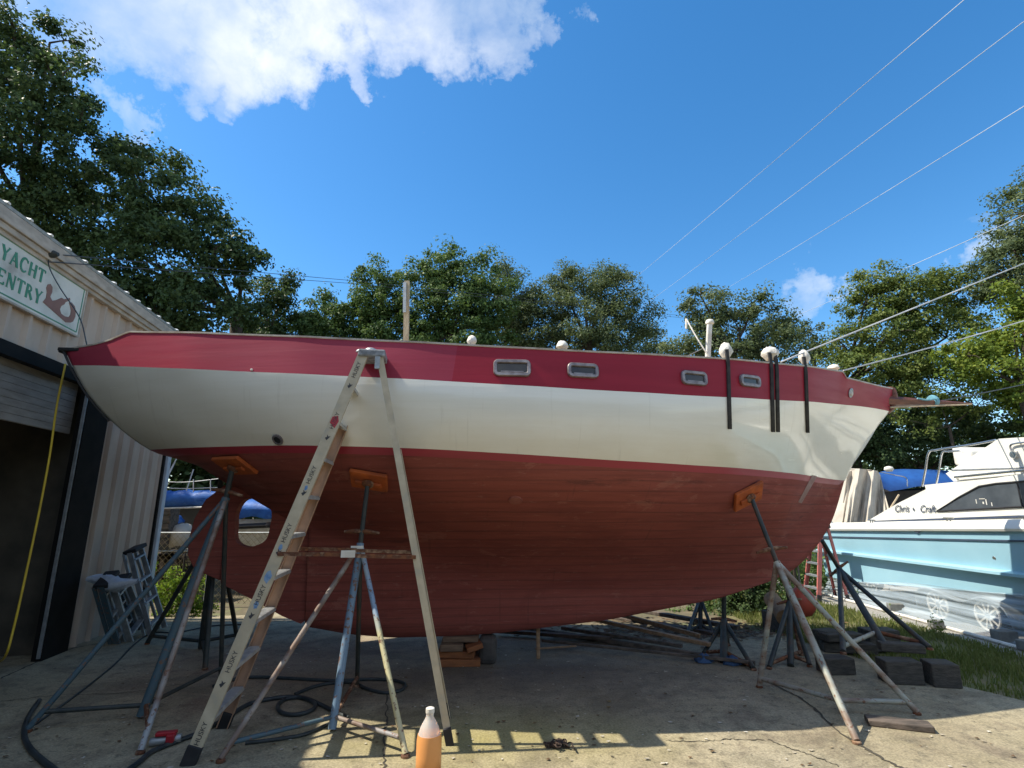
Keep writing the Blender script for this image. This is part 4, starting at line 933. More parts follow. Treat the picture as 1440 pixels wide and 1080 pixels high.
# power drop fixed to the eave with a dangling lead
fx = WP(*WH(70, 357, .1), .1)
wb = root('power_drop', fx, 'weathered cable bracket on the eave above the sign', 'cable bracket')
MB().lathe(fx, [(.03, -.07), (.045, -.03), (.04, .04), (.02, .08)], 10, WN).build('insulator', 'darksteel', wb, smooth=50)
MB().tube(curve([fx, fx+WD*.12+UP*.05, fx+WD*.3+UP*.06, fx+WD*.42+UP*.09], 6), .013, 8).build('conduit', 'darksteel', wb)
tp = BM @ (ST[6]['bul'][0]); tag(MB().tube(curve([fx, fx+Vector((.02, .0, -.14)), D(84, 404, 5.0), D(112, 447, 4.95), tp+Vector((0, 0, .02))], 8), .0055, 7).build('dangling_wire', 'darkwire', smooth=60), 'thin dark cord running from the eave bracket down to the stern', 'cord')
yh = [D(92, 512, 5.35), D(80, 570, 5.25), D(70, 640, 5.15), D(55, 720, 5.1), D(38, 800, 5.05), D(20, 880, 5.0)]
g_ = G(4, 932); yh += [D(6, 925, 5.05), g_+Vector((-.12, .0, .015)), g_+Vector((-.5, .1, .012))]
tag(MB().tube(curve(yh, 8), .0095, 8).build('yellow_hose', 'yellow', smooth=60), 'yellow hose hanging down in front of the shed door', 'hose')
# things leaning in the dark doorway
GD = 'poles leaning in the shed doorway'
for (a, b_, r_, m, lb) in (((-12, 905), (66, 812), .018, 'whitep', 'white pole leaning in the shed doorway'), ((-20, 885), (62, 792), .013, 'galv', 'thin grey pole above the white one in the doorway'), ((28, 909), (46, 902), .012, 'whitep', 'short white offcut on the floor of the doorway')):
    A = G(*a); B = WP(*WH(*b_, -.3), -.3)
    if b_[1] > 890: B = G(*b_)
    tag(MB().tube([A+UP*.02, B+UP*.02], r_, 8).build('pole', m, smooth=40), lb, 'pole', GD)
cb = WP(2.9, 0, -2.6)
cab = root('storage_shelf', cb, 'dim storage shelf at the back of the shed', 'shelf')
for z in (.1, .8, 1.5, 2.15): MB().box(cb+UP*z, 1.9, .5, .04, WD, WN, UP).build('shelf_board', 'wood', cab)
for e in (-.95, .95): MB().box(cb+WD*e+UP*1.1, .05, .5, 2.2, WD, WN, UP).build('upright', 'brownwood', cab)
for k in range(7):
    zz = random.choice((.12, .82, 1.52)); c_ = cb+WD*(-.8+.27*k); hh_ = random.uniform(.2, .42)
    o = MB().lathe(c_+UP*zz, [(.09, 0), (.1, .02), (.1, hh_-.03), (.085, hh_)], 14).build('paint_tin', random.choice(['galv', 'bluedark', 'brownwood']), smooth=40); tag(o, 'paint tin on the dim shelf inside the shed', 'tin', 'tins on the shed shelf')
bq = WP(2.2, 0, -1.7); wbn = root('workbench', bq, 'rough workbench just inside the shed door', 'workbench')
MB().box(bq+UP*.9, 1.5, .6, .06, WD, WN, UP).build('bench_top', 'brownwood', wbn)
for e in (-.68, .68):
    for q_ in (-.24, .24): MB().box(bq+WD*e+WN*q_+UP*.435, .08, .08, .87, WD, WN, UP).build('leg', 'brownwood', wbn)
for k, (dw, w_, h_, m_) in enumerate(((-.45, .32, .24, 'palewood'), (.05, .24, .34, 'galv'), (.45, .36, .2, 'bluedark'))):
    o = MB().box(bq+WD*dw+UP*(.93+h_/2), w_, .3, h_, WD, WN, UP).build('tool_box', m_, bevel=.015); tag(o, ('plain pale box on the shed workbench', 'grey box in the middle of the shed workbench', 'dark blue box on the shed workbench')[k], 'box')
dr = WP(3.1, 0, -.9); dm = MB().lathe(dr, [(.26, 0), (.28, .02), (.28, .28), (.29, .3), (.28, .32), (.28, .56), (.29, .58), (.28, .6), (.28, .84), (.26, .86)], 22).build('oil_drum', 'bluedark', smooth=40); tag(dm, 'dark blue drum standing in the shed doorway', 'drum')
for k in range(5):
    A_ = WP(3.6+.22*k, .02, -.55-.1*k); B_ = WP(3.35+.25*k, 1.9+.25*k, -1.1-.1*k); o = MB().bar(A_, B_, .14, .03, WN).build('loose_board', ['wood', 'palewood', 'greywood', 'brownwood', 'whitep'][k]); tag(o, 'loose board leaning inside the shed door', 'board', 'boards leaning inside the shed')
tp_ = WP(WH(20, 640, -1.2)[0], 0, -1.2); tag(MB().bar(tp_+UP*.02, tp_+UP*3.2-WN*.5, .3, .03, WD).build('plywood_sheet', 'brownwood'), 'brown board standing just inside the doorway', 'board')

# ---------------------------------------------------------------- folded ladders against the shed
def flat_ladder(label, base, top, w, n, m, stepm, off=.0, rail=.07, thick=.028):
    base, top = Vector(base), Vector(top); rt = root('folded_ladder', base, label, 'ladder', 'folded ladders leaning on the shed')
    d = (top-base); nn = WN.copy(); sd = d.cross(nn).normalized(); nn = sd.cross(d).normalized()
    for e in (-1, 1):
        for k, dd in ((0, 0), (1, -.075)):
            A, B = base+sd*e*w/2+nn*dd, top+sd*e*w*.36+nn*dd
            MB().bar(A, B, thick, rail if not k else rail*.5, nn).build('rail', m, rt)
    for i in range(n):
        t = (i+.6)/n; c_ = base.lerp(top, t); ww = w*(1-.28*t)
        MB().box(c_, ww, .08, .022, sd, nn, d.normalized()).build('step', stepm, rt)
    MB().box(top, w*.8, .16, .05, sd, nn, d.normalized()).build('top_cap', 'dark', rt, bevel=.008)
    return rt
def WL(u, v, n): return WP(*WH(u, v, n), n)
bA = G(223, 890); flat_ladder('aluminium stepladder leaning nearest the downspout', bA, D(190, 772, 7.35), .36, 4, 'alu', 'alu', rail=.06)
bB = G(196, 897); flat_ladder('grey ladder folded flat, middle one of the leaning ladders', bB, D(168, 818, 6.95), .34, 3, 'galv', 'alu')
bC = G(178, 900); flat_ladder('dark grey ladder folded flat, closest to the shed door', bC, D(150, 815, 6.75), .34, 3, 'bluedark', 'galv')
bag = MB(); c_ = D(166, 815, 6.78)
rows = []
for i in range(9):
    t = i/8; ctr = c_+Vector((-.36+.62*t, -.02+.05*math.sin(t*6), .03*math.cos(t*5)-.02)); rr = .07*(math.sin(math.pi*(t*.9+.05))**.6)*(1.2-.35*math.cos(t*7))
    rows.append([ctr+Vector((.15*rr*math.sin(3*a), rr*math.cos(a), rr*.9*math.sin(a)+.015*math.sin(5*a+t*9))) for a in [2*math.pi*k/14 for k in range(15)]])
bag.grid(rows); tag(bag.build('plastic_bag', M('translucent_bag', (.62, .68, .76), (.48, .55, .66), 10, .35, .6), smooth=60), 'crumpled white plastic bag draped over the folded ladders', 'bag')

# ---------------------------------------------------------------- fence, tarped boats and clutter at back left
FY = 9.9
fn = root('chain_link_fence', (-6.3, FY, 0), 'rusty chain link fence behind the shed and the rudder', 'fence')
FX0, FX1 = -7.6, -2.4; ftz = D(240, 749, FY).z
for z in (ftz, D(240, 775, FY).z): MB().tube([(FX0, FY, z), (FX1, FY, z)], .014, 6).build('rail', 'galv', fn)
for x in (-7.4, -5.35, -3.0): MB().tube([(x, FY, 0), (x, FY, ftz+.03)], .025, 8).build('post', 'galv', fn)
cw = MB(); s_ = .075; x = FX0
while x < FX1+ftz:
    for sgn in (1, -1):
        a0, a1 = (x, 0.0), (x-sgn*ftz, ftz)
        if sgn == -1: a0, a1 = (x-ftz, 0.0), (x, ftz)
        pts = []
        for k in range(2):
            pass
        (xa, za), (xb, zb__) = a0, a1
        if xb == xa: continue
        t0, t1 = 0., 1.
        for lim, s2 in ((FX0, 1), (FX1, -1)):
            fa_, fb_ = s2*(xa-lim), s2*(xb-lim)
            if fa_ < 0 and fb_ < 0: t0 = 2
            elif fa_ < 0: t0 = max(t0, fa_/(fa_-fb_))
            elif fb_ < 0: t1 = min(t1, fa_/(fa_-fb_))
        if t0 >= t1: continue
        cw.tube([(xa+(xb-xa)*t0, FY+.012*sgn, za+(zb__-za)*t0), (xa+(xb-xa)*t1, FY+.012*sgn, za+(zb__-za)*t1)], .0035, 3)
    x += s_*1.41
cw.build('wire_mesh', M('rusty_wire', (.45, .37, .22), (.34, .28, .18), 8, .6, metal=.3), fn)
# tarped boats
tb = root('tarped_boat', D(250, 720, 11.5), 'boat with a blue tarp over its boom behind the chain link fence', 'boat')
rows = []
for i in range(13):
    u = 196+9.5*i; c_ = D(u, 702+.4*math.sin(i*1.7), 11.5); r_ = .17+.02*math.sin(i*2.1)
    rows.append([c_+Vector((0, r_*math.cos(a), r_*1.05*math.sin(a)+.02*math.sin(4*a+i))) for a in [2*math.pi*k/12 for k in range(13)]])
MB().grid(rows).build('boom_tarp', 'tarp', tb, smooth=60)
MB().tube([D(205, 716, 11.45), D(290, 713, 11.3)], .022, 6).build('rub_rail', 'whitep', tb)
hl = MB(); rows = []
for i in range(9):
    u = 190+14*i; rows.append([D(u, 716, 11.55), D(u, 745, 11.7), D(u+4, 790, 12.0), D(u+4, 790, 13)])
hl.grid(rows).build('dark_hull', M('dark_grey_hull', (.05, .055, .06), (.09, .09, .09), 3, .6), tb, smooth=60)
for (a, b_) in (((252, 638), (218, 700)), ((246, 650), (226, 690)), ((272, 660), (262, 690)), ((222, 640), (214, 680))): MB().tube([D(*a, 11.2), D(*b_, 11.2)], .012, 5).build('stay', 'wire', tb)
for v0, v1 in ((676, 672), (685, 685)): MB().tube(curve([D(212, v0, 11), D(260, v0+2, 11), D(318, v1, 11)], 5), .008, 5).build('lifeline', 'wire', tb)
for u in (296, 272): MB().tube([D(u, 674, 11), D(u, 692, 11)], .01, 5).build('stanchion', 'steel', tb)
wb2 = root('tarped_boat', D(350, 760, 10.9), 'white hulled boat under a shiny blue tarp seen through the propeller aperture', 'boat')
rows = []
for i in range(9):
    t = i/8; u = 322+62*t; rows.append([D(u, 728+2*math.sin(t*9), 10.75), D(u, 716, 10.7), D(u+2, 704+5*t*t, 10.8), D(u+3, 698+6*t, 11.4), D(u+3, 698, 12.2)])
MB().grid(rows).build('tarp', 'tarp', wb2, smooth=60)
rows = []
for i in range(7):
    u = 316+13*i; rows.append([D(u, 730, 10.85), D(u, 737, 10.85), D(u, 760, 10.9), D(u+2, 795, 11.1), D(u+2, 830, 11.6)])
MB().grid(rows).build('white_hull', 'whitep', wb2, smooth=60)
MB().tube([D(322, 741, 10.75), D(390, 738, 10.75)], .05, 8).build('rubbing_band', 'dark', wb2)
for k, (u, v, w_, h_, m, lb) in enumerate(((225, 740, .5, .55, 'greywood', 'brown crate stack behind the fence'), (255, 752, .42, .42, 'drape', 'beige sacking bundle behind the fence'), (268, 783, .3, .25, 'whitep', 'white crate behind the fence mesh'), (238, 795, .35, .25, 'greywood', 'low dark crate behind the fence'), (248, 735, .26, .26, 'tarpd', 'dark blue drum behind the fence'))):
    c_ = D(u, v, 10.5+.12*k); b = MB()
    if m in ('drape', 'tarpd'):
        b.lathe(c_-UP*h_/2, [(w_*.4, 0), (w_*.5, h_*.2), (w_*.46, h_*.6), (w_*.3, h_*.9), (w_*.1, h_)], 14)
        for i, q in enumerate(b.v): b.v[i] = q+Vector((random.uniform(-.03, .03), random.uniform(-.03, .03), random.uniform(-.02, .02)))
        o = b.build('bundle', m, smooth=60)
    else:
        for z in range(5): b.box(c_+UP*(h_*(z/4-.5)), w_, .3, h_*.17)
        for e in (-.46, .46): b.box(c_+Vector((e*w_, .0, 0)), .05, .26, h_*1.02)
        o = b.build('crate', m)
    tag(o, lb, 'crate' if m not in ('drape', 'tarpd') else 'bundle')
# pallets carrying that clutter
for k, (u, lb) in enumerate(((228, 'low wooden trestle under the clutter, nearest the downspout'), (262, 'low wooden trestle under the clutter, nearest the rudder'))):
    c_ = D(u, 800, 10.6); c_.z = 0; b = MB()
    for z in (.15, .45, .75): b.box(c_+UP*z, .8, .5, .06)
    for e in (-.35, .35): b.box(c_+Vector((e, 0, .42)), .07, .44, .84)
    tag(b.build('trestle', 'greywood'), lb, 'trestle', 'trestles behind the fence')

# ---------------------------------------------------------------- pale blue power boat on its trailer
pb = root('power_boat', (7.8, 8.5, 0), 'pale blue and white cabin cruiser on a trailer to the right of the sailboat bow', 'motorboat')
PX = 6.25; YS, YB = 11.4, 2.2                         # near side plane, stern and bow ends
def NSD(u, v, X=PX):                                   # pixel on the plane x = X
    d = ray(u, v); t = X/d.x; return Vector((0, 0, EYE))+d*t
ys = [YS-(YS-YB)*i/24 for i in range(25)]
zr = lambda y: 1.205+(11.2-y)*.036
def bowx(y): return max(0, (4.6-y)/2.4)**2*1.2
hullrows = []; zc_ = lambda y: max(.28, .33+(10-y)*.076)
for y in ys:
    bx = bowx(y); z = zr(y); hullrows.append([Vector((PX+bx, y, z-.02)), Vector((PX+.01+bx, y, z-.16)), Vector((PX+.05+bx, y, z-.40)), Vector((PX+.08+bx, y, .72)), Vector((PX+.09+bx, y, .60)), Vector((PX+.10+bx*.9, y, zc_(y)))])
far = [[Vector((2*(PX+1.55)-p.x, p.y, p.z)) for p in r_] for r_ in hullrows]
b = MB(); b.grid(hullrows); b.grid(far); b.grid([hullrows[0], far[0]]); b.build('hull', 'pbblue', pb, smooth=30)
MB().grid([[r_[-1], r_[-1]+Vector((.12, 0, .0)), Vector((PX+.55, r_[-1].y, r_[-1].z-.02)), Vector((PX+1.55, r_[-1].y, .16)), Vector((2*(PX+1.55)-r_[-1].x, r_[-1].y, r_[-1].z))] for r_ in hullrows]).build('hull_underside', 'darkblock', pb, smooth=30)  # dark colour stands in for the deep shade under the hull
sk = MB()                                               # spray rail: its real shadow makes the band along the side
sk.grid([[Vector((PX-.03+bowx(y), y, .80+.004*(11.2-y))) for y in ys], [Vector((PX-.03+bowx(y), y, .765+.004*(11.2-y))) for y in ys], [Vector((PX+.12+bowx(y), y, .75+.004*(11.2-y))) for y in ys]])
sk.grid([[Vector((PX-.03+bowx(y), y, .80+.004*(11.2-y))) for y in ys], [Vector((PX+.10+bowx(y), y, .83+.004*(11.2-y))) for y in ys]])
sk.build('spray_rail', 'pbblue', pb)
rr_ = MB()
for y0, y1 in zip(ys[:-1], ys[1:]):
    pass
rr_.grid([[Vector((PX-.035+bowx(y), y, zr(y)-.03)) for y in ys], [Vector((PX-.05+bowx(y), y, zr(y)+.0)) for y in ys], [Vector((PX-.035+bowx(y), y, zr(y)+.035)) for y in ys], [Vector((PX+.02+bowx(y), y, zr(y)+.11)) for y in ys], [Vector((PX+.1+bowx(y), y, zr(y)+.12)) for y in ys], [Vector((PX+.1+bowx(y), y, zr(y)-.1)) for y in ys]])
rr_.build('gunwale', 'pbwhite', pb, smooth=40)
ln = MB().grid([[Vector((PX-.002+bowx(y), y, zr(y)-.135)) for y in ys], [Vector((PX-.002+bowx(y), y, zr(y)-.155)) for y in ys]]); ln.build('pin_stripe', 'stripe', pb, solid=.006)
# deck house (profile in depth and height, with real width)
HX = PX+.28
def hs(u, v): p = NSD(u, v, HX); return (p.y, p.z)
prof = [hs(1206, 746), hs(1219, 733), hs(1262, 708), hs(1302, 688), hs(1300, 682), hs(1335, 678.5), hs(1400, 672), hs(1455, 664), hs(1500, 660), (3.6, hs(1500, 660)[1]+.05), (2.9, 1.75), (2.9, 1.3), (hs(1206, 746)[0], 1.2)]
HW2 = 2.5
hse = MB(); n = len(prof)
A_ = [Vector((HX, y, z)) for y, z in prof]; B_ = [Vector((HX+.12+HW2, y, z)) for y, z in prof]
for L in (A_, B_): hse.add(L, [tuple(range(n))])
hse.grid([A_+A_[:1], B_+B_[:1]])
house = hse.build('deckhouse', 'pbwhite', pb, bevel=.015)
wn = [hs(1318, 719), hs(1350, 699), hs(1378, 684), hs(1402, 680), hs(1500, 672), hs(1500, 708), hs(1440, 712.5)]
MB().prism([(y, z) for y, z in wn], (HX-.004, 0, 0), (0, 1, 0), (0, 0, 1), (-1, 0, 0), .004).build('side_window', M('cabin_glass', (.05, .06, .075), (.09, .105, .12), 3, .12, spec=.6), house)
gk = [Vector((HX-.008, y, z)) for y, z in wn]; MB().tube(gk, .014, 6, closed=True).build('window_gasket', 'dark', house)
MB().bar((HX-.009, hs(1436, 700)[0], hs(1436, 677)[1]), (HX-.009, hs(1436, 700)[0], hs(1436, 712)[1]), .02, .012, (1, 0, 0)).build('window_mullion', 'dark', house)
for yy in (9.6, 7.9, 6.7): MB().tube([(PX+.02, yy-.09, zr(yy)+.15), (PX+.02, yy+.09, zr(yy)+.15)], .012, 6).tube([(PX+.02, yy-.03, zr(yy)+.09), (PX+.02, yy-.03, zr(yy)+.15)], .01, 6).tube([(PX+.02, yy+.03, zr(yy)+.09), (PX+.02, yy+.03, zr(yy)+.15)], .01, 6).build('deck_cleat', 'steel', pb)
for yy in (10.1, 7.3): MB().lathe((PX+.07, yy, .98), [(.03, -.01), (.034, .02), (.02, .03)], 12, (-1, 0, 0)).build('hull_outlet', 'steel', pb)
pp = hs(1388, 706); pa = MB()
for dy, dz, l, hgt in ((0, .0, .015, .075), (.16, .01, .012, .06), (.06, .045, .09, .01), (-.08, -.03, .012, .05)):
    pa.box((HX-.010, pp[0]+dy*1.0, pp[1]+dz), .003, l, hgt)
pa.box((HX-.010, pp[0]+.05, pp[1]-.01), .003, .022, .03)
pa.build('window_papers', 'whitep', house)
nm = hs(1287, 716)
text_mb('Chris', (HX-.012, nm[0]+.30, nm[1]+.004), (0, -1, 0), (0, .0, 1), .155, .002, .35).build('lettering', 'stripe', house)
MB().prism([(-.02, 0), (0, .03), (.02, 0), (0, -.03)], (HX-.013, nm[0]+.02, nm[1]), (0, 1, 0), (0, 0, 1), (-1, 0, 0), .003).build('lettering_star', 'stripe', house)
text_mb('Craft', (HX-.012, nm[0]-.27, nm[1]), (0, -1, 0), (0, 0, 1), .155, .002, .35).build('lettering', 'stripe', house)
s_a, s_b = hs(1230, 733.5), hs(1500, 724); MB().bar((HX-.004, s_a[0], s_a[1]), (HX-.004, s_b[0], s_b[1]), .012, .03).build('house_stripe', 'stripe', house)
# flybridge
FXX = HX+.05
def fsd(u, v): p = NSD(u, v, FXX); return (p.y, p.z)
fp = [fsd(1341, 677), fsd(1330, 666), fsd(1404, 617), fsd(1470, 613), (fsd(1470, 613)[0]-1.3, fsd(1470, 613)[1]), (fsd(1470, 613)[0]-1.6, fsd(1400, 672)[1]), fsd(1400, 671)]
A_ = [Vector((FXX, y, z)) for y, z in fp]; B_ = [Vector((FXX+2.4, y, z)) for y, z in fp]; n = len(fp)
q = MB()
for L in (A_, B_): q.add(L, [tuple(range(n))])
q.grid([A_+A_[:1], B_+B_[:1]]); fb = q.build('flybridge', 'pbwhite', pb, bevel=.015)
a, b_ = fsd(1338, 661), fsd(1470, 657); MB().bar((FXX-.003, a[0], a[1]), (FXX-.003, b_[0], b_[1]), .01, .015).build('seam_line', 'alu', fb)
a, b_ = fsd(1348, 671), fsd(1480, 659); MB().tube([(FXX-.05, a[0], a[1]), (FXX-.05, b_[0], b_[1]+.01)], .018, 8).tube([(FXX-.05, a[0], a[1]), (FXX-.0, a[0]+.04, a[1])], .018, 8).build('grab_rail', 'steel', fb, smooth=40)
a = fsd(1427, 634); MB().tube(curve([(FXX-.03, a[0]-.25, a[1]+.09), (FXX-.03, a[0]+.0, a[1]+.08), (FXX-.03, a[0]+.01, a[1]-.02)], 5), .012, 6).lathe((FXX-.03, a[0], a[1]-.05), [(.045, -.012), (.05, 0), (.045, .012)], 12, (1, 0, 0)).build('cleat_hook', 'steel', fb)
a = fsd(1432, 616); MB().tube([(FXX+.2, a[0], a[1]), (FXX+.25, a[0]-.5, a[1]+.12)], .03, 8).build('antenna_base', 'steel', fb)
# aft rails of the flybridge
for X0 in (FXX+.02, FXX+.95):
    a = NSD(1297, 684, X0); t1 = NSD(1306, 637, X0); t2 = NSD(1318, 632.5, X0); t3 = NSD(1365, 625.5, X0); t4 = NSD(1400, 619, X0)
    MB().tube(curve([a, a.lerp(t1, .5), t1, t2, t3, t4], 6), .016, 8).build('bridge_rail', 'steel', pb, smooth=60)
    a = NSD(1317, 680, X0); t1 = NSD(1325, 637, X0); t2 = NSD(1333, 635, X0); t3 = NSD(1350, 634, X0)
    MB().tube(curve([a, a.lerp(t1, .5), t1, t2, t3], 6), .014, 8).build('bridge_rail', 'steel', pb, smooth=60)
a = NSD(1358, 640, FXX+.5); MB().box(a+Vector((.3, -.1, -.05)), .9, .35, .28, None, (0, 1, .25)).build('helm_seat', 'whitep', pb, bevel=.03)
# cleat cover on side deck
a = NSD(1290, 742, PX+.0); MB().lathe(a+Vector((.02, 0, .0)), [(.09, 0), (.09, .012), (.05, .03)], 14, (-1, 0, .4)).build('vent_scoop', 'stripe', pb)
# trailer
tr = root('boat_trailer', (6.6, 8.0, 0), 'grey two-axle boat trailer wrapped in clear plastic', 'trailer')
TX = PX+.14
MB().bar((TX+.3, 12, .42), (TX+.3, 3, .42), .08, .12).bar((TX+2.3, 12, .42), (TX+2.3, 3, .42), .08, .12).build('frame', 'galv', tr)
for (u, v) in ((1322, 862), (1391, 871)):
    c_ = NSD(u, v, TX); c_.z = .208
    wh = MB().lathe(c_-Vector((0, 0, 0)), [(.15, -.005), (.205, 0), (.215, .03), (.215, .17), (.205, .20), (.15, .21)], 28, (1, 0, 0)).build('wheel', 'tyre', tr, smooth=40)
    rm = MB().tube([c_+Vector((-.012, .19*math.cos(q_), .19*math.sin(q_))) for q_ in [2*math.pi*k/36 for k in range(36)]], .016, 6, closed=True)
    for k in range(10):
        a_ = 2*math.pi*k/10; rm.bar(c_+Vector((-.008, .04*math.cos(a_), .04*math.sin(a_))), c_+Vector((-.008, .175*math.cos(a_), .175*math.sin(a_))), .022, .012, (1, 0, 0))
    rm.build('rim', 'whitep', wh); MB().lathe(c_-Vector((.012, 0, 0)), [(.035, 0), (.05, .01), (.05, .03)], 14, (1, 0, 0)).build('hub', 'alu', wh)
ca, cb_ = NSD(1322, 862, TX), NSD(1391, 871, TX); fpts = []
y1, y2 = ca.y+.36, cb_.y-.42
for (y, z) in ((y1, .12), (y1+.0, .28), (y1-.1, .39), (y1-.3, .42), ((ca.y+cb_.y)/2+.05, .33), ((ca.y+cb_.y)/2-.12, .33), (cb_.y, .43), (y2+.18, .38), (y2+.06, .28), (y2, .12)): fpts.append((y, z))
cv = curve([(0, y, z) for y, z in fpts], 6)
MB().grid([[Vector((TX-.07, p.y, p.z)) for p in cv], [Vector((TX-.06, p.y, p.z+.015)) for p in cv], [Vector((TX+.24, p.y, p.z+.015)) for p in cv]]).build('fender', 'galv', tr, smooth=40, solid=.008)
# plastic sheet hung along the side
def M_plastic():
    m, nt, bs = nodes('clear_plastic_sheet'); out_ = nt.nodes['Material Output']
    bs.inputs['Base Color'].default_value = (.56, .66, .72, 1); bs.inputs['Roughness'].default_value = .15
    t = nt.nodes.new('ShaderNodeBsdfTransparent'); mx = nt.nodes.new('ShaderNodeMixShader')
    f = noise(nt, coords(nt, (1, .3, 7)), 3, 6, .6); fr = ramp(nt, f, [(.40, (.34, .34, .34)), (.56, (.46, .46, .46)), (.72, (.72, .72, .72))])
    nt.links.new(fr.outputs[0], mx.inputs[0]); nt.links.new(t.outputs[0], mx.inputs[1]); nt.links.new(bs.outputs[0], mx.inputs[2]); nt.links.new(mx.outputs[0], out_.inputs[0])
    bump(nt, bs, f, .6, .03)
    return m
MAT['plastic'] = M_plastic()
ps = MB(); rows = []
NYY = 90
for k in range(26):
    t = k/25; row = []
    for i in range(NYY+1):
        y = 11.2-(11.2-3.2)*i/NYY; ztop = max(.27, .36+(10-y)*.078)+.02*math.sin(y*2.3); z = ztop*(1-t)+.012*t
        x = PX+.03-.12*t**1.3+.016*math.sin(t*17+.5*math.sin(y*1.3)+y*.9)+.009*math.sin(t*41+y*2.1)
        if t > .93: x -= (t-.93)*2.2
        row.append(Vector((x, y, z)))
    rows.append(row)
tag(ps.grid(rows).build('plastic_sheet', 'plastic', smooth=0), 'clear plastic sheeting hung along the pale blue boat over the trailer wheels', 'plastic sheet')
tag(MB().tube([(5.98, 11.2, .02), (5.95, 7.5, .02), (5.9, 5.6, .025), (5.85, 3.5, .02)], .022, 8).build('white_pipe', 'whitep', smooth=40), 'white pipe weighing down the edge of the plastic sheet', 'pipe')
for (u, v, L, lb) in ((1375, 897, .22, 'grey concrete block on the plastic edge near the right frame'), (1262, 862, .2, 'small pale block by the far end of the plastic'), (1320, 885, .16, 'block on the plastic edge between the trailer wheels'), (1422, 905, .18, 'grey block at the far right of the plastic edge')):
    if u == 1375: u, v = 1418, 906
    elif u == 1422: u, v = 1452, 918
    c_ = G(u, v); o = MB().box((0, 0, 0), L, L*.7, L*.62).build('concrete_block', 'block', bevel=.01); o.location = c_+Vector((.02, .06, L*.31+.01)); o.rotation_euler = (0, 0, random.uniform(-.3, .3))
    tag(o, lb, 'block', 'blocks holding down the plastic')
# draped boat and blue tarp boat behind
db = root('draped_boat', D(1215, 700, 12.5), 'boat shrouded in dirty beige canvas behind the bow', 'boat')
rows = []
outl = [((1192, 664), (1180, 742)), ((1200, 661), (1188, 743)), ((1209, 659), (1196, 744)), ((1218, 660), (1207, 744)), ((1226, 661), (1219, 743)), ((1234, 662), (1231, 738)), ((1238, 668), (1242, 730)), ((1243, 690), (1252, 722))]
fine_ = []
for i in range(len(outl)-1):
    for k in range(5):
        q_ = k/5; fine_.append(tuple(tuple(outl[i][e][j]*(1-q_)+outl[i+1][e][j]*q_ for j in (0, 1)) for e in (0, 1)))
outl = fine_+[outl[-1]]
for i, (t_, b__) in enumerate(outl):
    row = []
    for k in range(10):
        s_ = k/9; u = t_[0]+(b__[0]-t_[0])*s_; v = t_[1]+(b__[1]-t_[1])*s_; row.append(D(u, v, 12.4+.12*math.sin(i*.48+s_*1.5)+.05*math.sin(i*1.7+s_*2.2)*(.3+s_)-.25*s_))
    rows.append(row)
bk = [[p+Vector((.1, 2.2, 0)) for p in rows[0]]]+rows+[[p+Vector((.3, 2.2, 0)) for p in rows[-1]]]
MB().grid(bk).build('canvas_cover', 'drape', db, smooth=60); MB().grid([[r_[0] for r_ in bk], [r_[0]+Vector((0, 1.2, .1)) for r_ in bk]]).build('canvas_top', 'drape', db, smooth=60)
MB().lathe(D(1250, 660, 12.2), [(.06, -.05), (.1, 0), (.08, .05), (.02, .07)], 12).build('wrapped_fitting', 'white', db, smooth=60)
hl = MB().grid([[D(1150, 735, 12.6), D(1255, 735, 12.6)], [D(1155, 800, 12.9), D(1250, 800, 12.9)]]); hl.build('hull', M('teal_grey_hull', (.10, .14, .17), (.07, .10, .12), 3, .5), db, solid=.2)
bt = root('tarped_boat', D(1290, 675, 15), 'dark blue tarp cover peaked over a boat behind the power boat', 'boat')
rows = []
prof_t = [(1232, 666, 672), (1240, 663, 686), (1252, 660.5, 691), (1270, 659.5, 688), (1290, 660, 684), (1310, 660.5, 684), (1330, 661.5, 684), (1350, 664, 684)]
for i, (u, vt, vb) in enumerate(prof_t):
    rows.append([D(u, vb, 14.6)]+[D(u, vb+(vt-vb)*s_, 14.6+.8*s_**3) for s_ in (.3, .6, .85, 1)]+[D(u, vt+1, 16.2)])
MB().grid(rows).build('blue_cover', 'tarpd', bt, smooth=60)
MB().tube(curve([D(1238, 664, 14.4), D(1258, 668, 14.3), D(1274, 672, 14.3), D(1276, 684, 14.3)], 5), .014, 6).build('pole', 'steel', bt)
MB().grid([[D(1240, 690, 14.9), D(1345, 686, 14.9)], [D(1245, 745, 15.2), D(1345, 745, 15.2)]]).build('hull', 'dark', bt, solid=.2)
yb = MB().tube([D(1249, 720, 11.9), D(1264, 696, 12.1)], .02, 6).build('yellow_stick', 'palewood'); tag(yb, 'thin yellowish stick rising beside the draped boat', 'stick')

# ---------------------------------------------------------------- overhead wires and lines
def wire(label, a, b, r, m, sag=.0, group=None, name='overhead_wire'):
    A, B = D(*a), D(*b); pts = [A.lerp(B, i/24)-UP*sag*4*(i/24)*(1-i/24) for i in range(25)]
    tag(MB().tube(pts, r, 6).build(name, m, smooth=60), label, 'wire', group)
OW = 'pale wires crossing the sky'
wire('highest pale wire crossing the sky at the upper right', (1400, -38, 10), (845, 430, 60), .009, 'wire', .1, OW)
wire('second pale wire crossing the sky, below the highest one', (1500, -15, 10), (870, 455, 60), .009, 'wire', .1, OW)
wire('lowest of the three pale wires, reaching the right edge above the trees', (1500, 112, 10), (1000, 418, 55), .009, 'wire', .1, OW)
wire('faint dark wire passing the small clouds on the right', (1480, 285, 12), (1060, 468, 50), .010, 'wire', .1)
wire('pale line from the bow deck up to the right, above the lower one', (1520, 338, 9), (1098, 509, 5.3), .009, 'wire', .0, name='mooring_line')
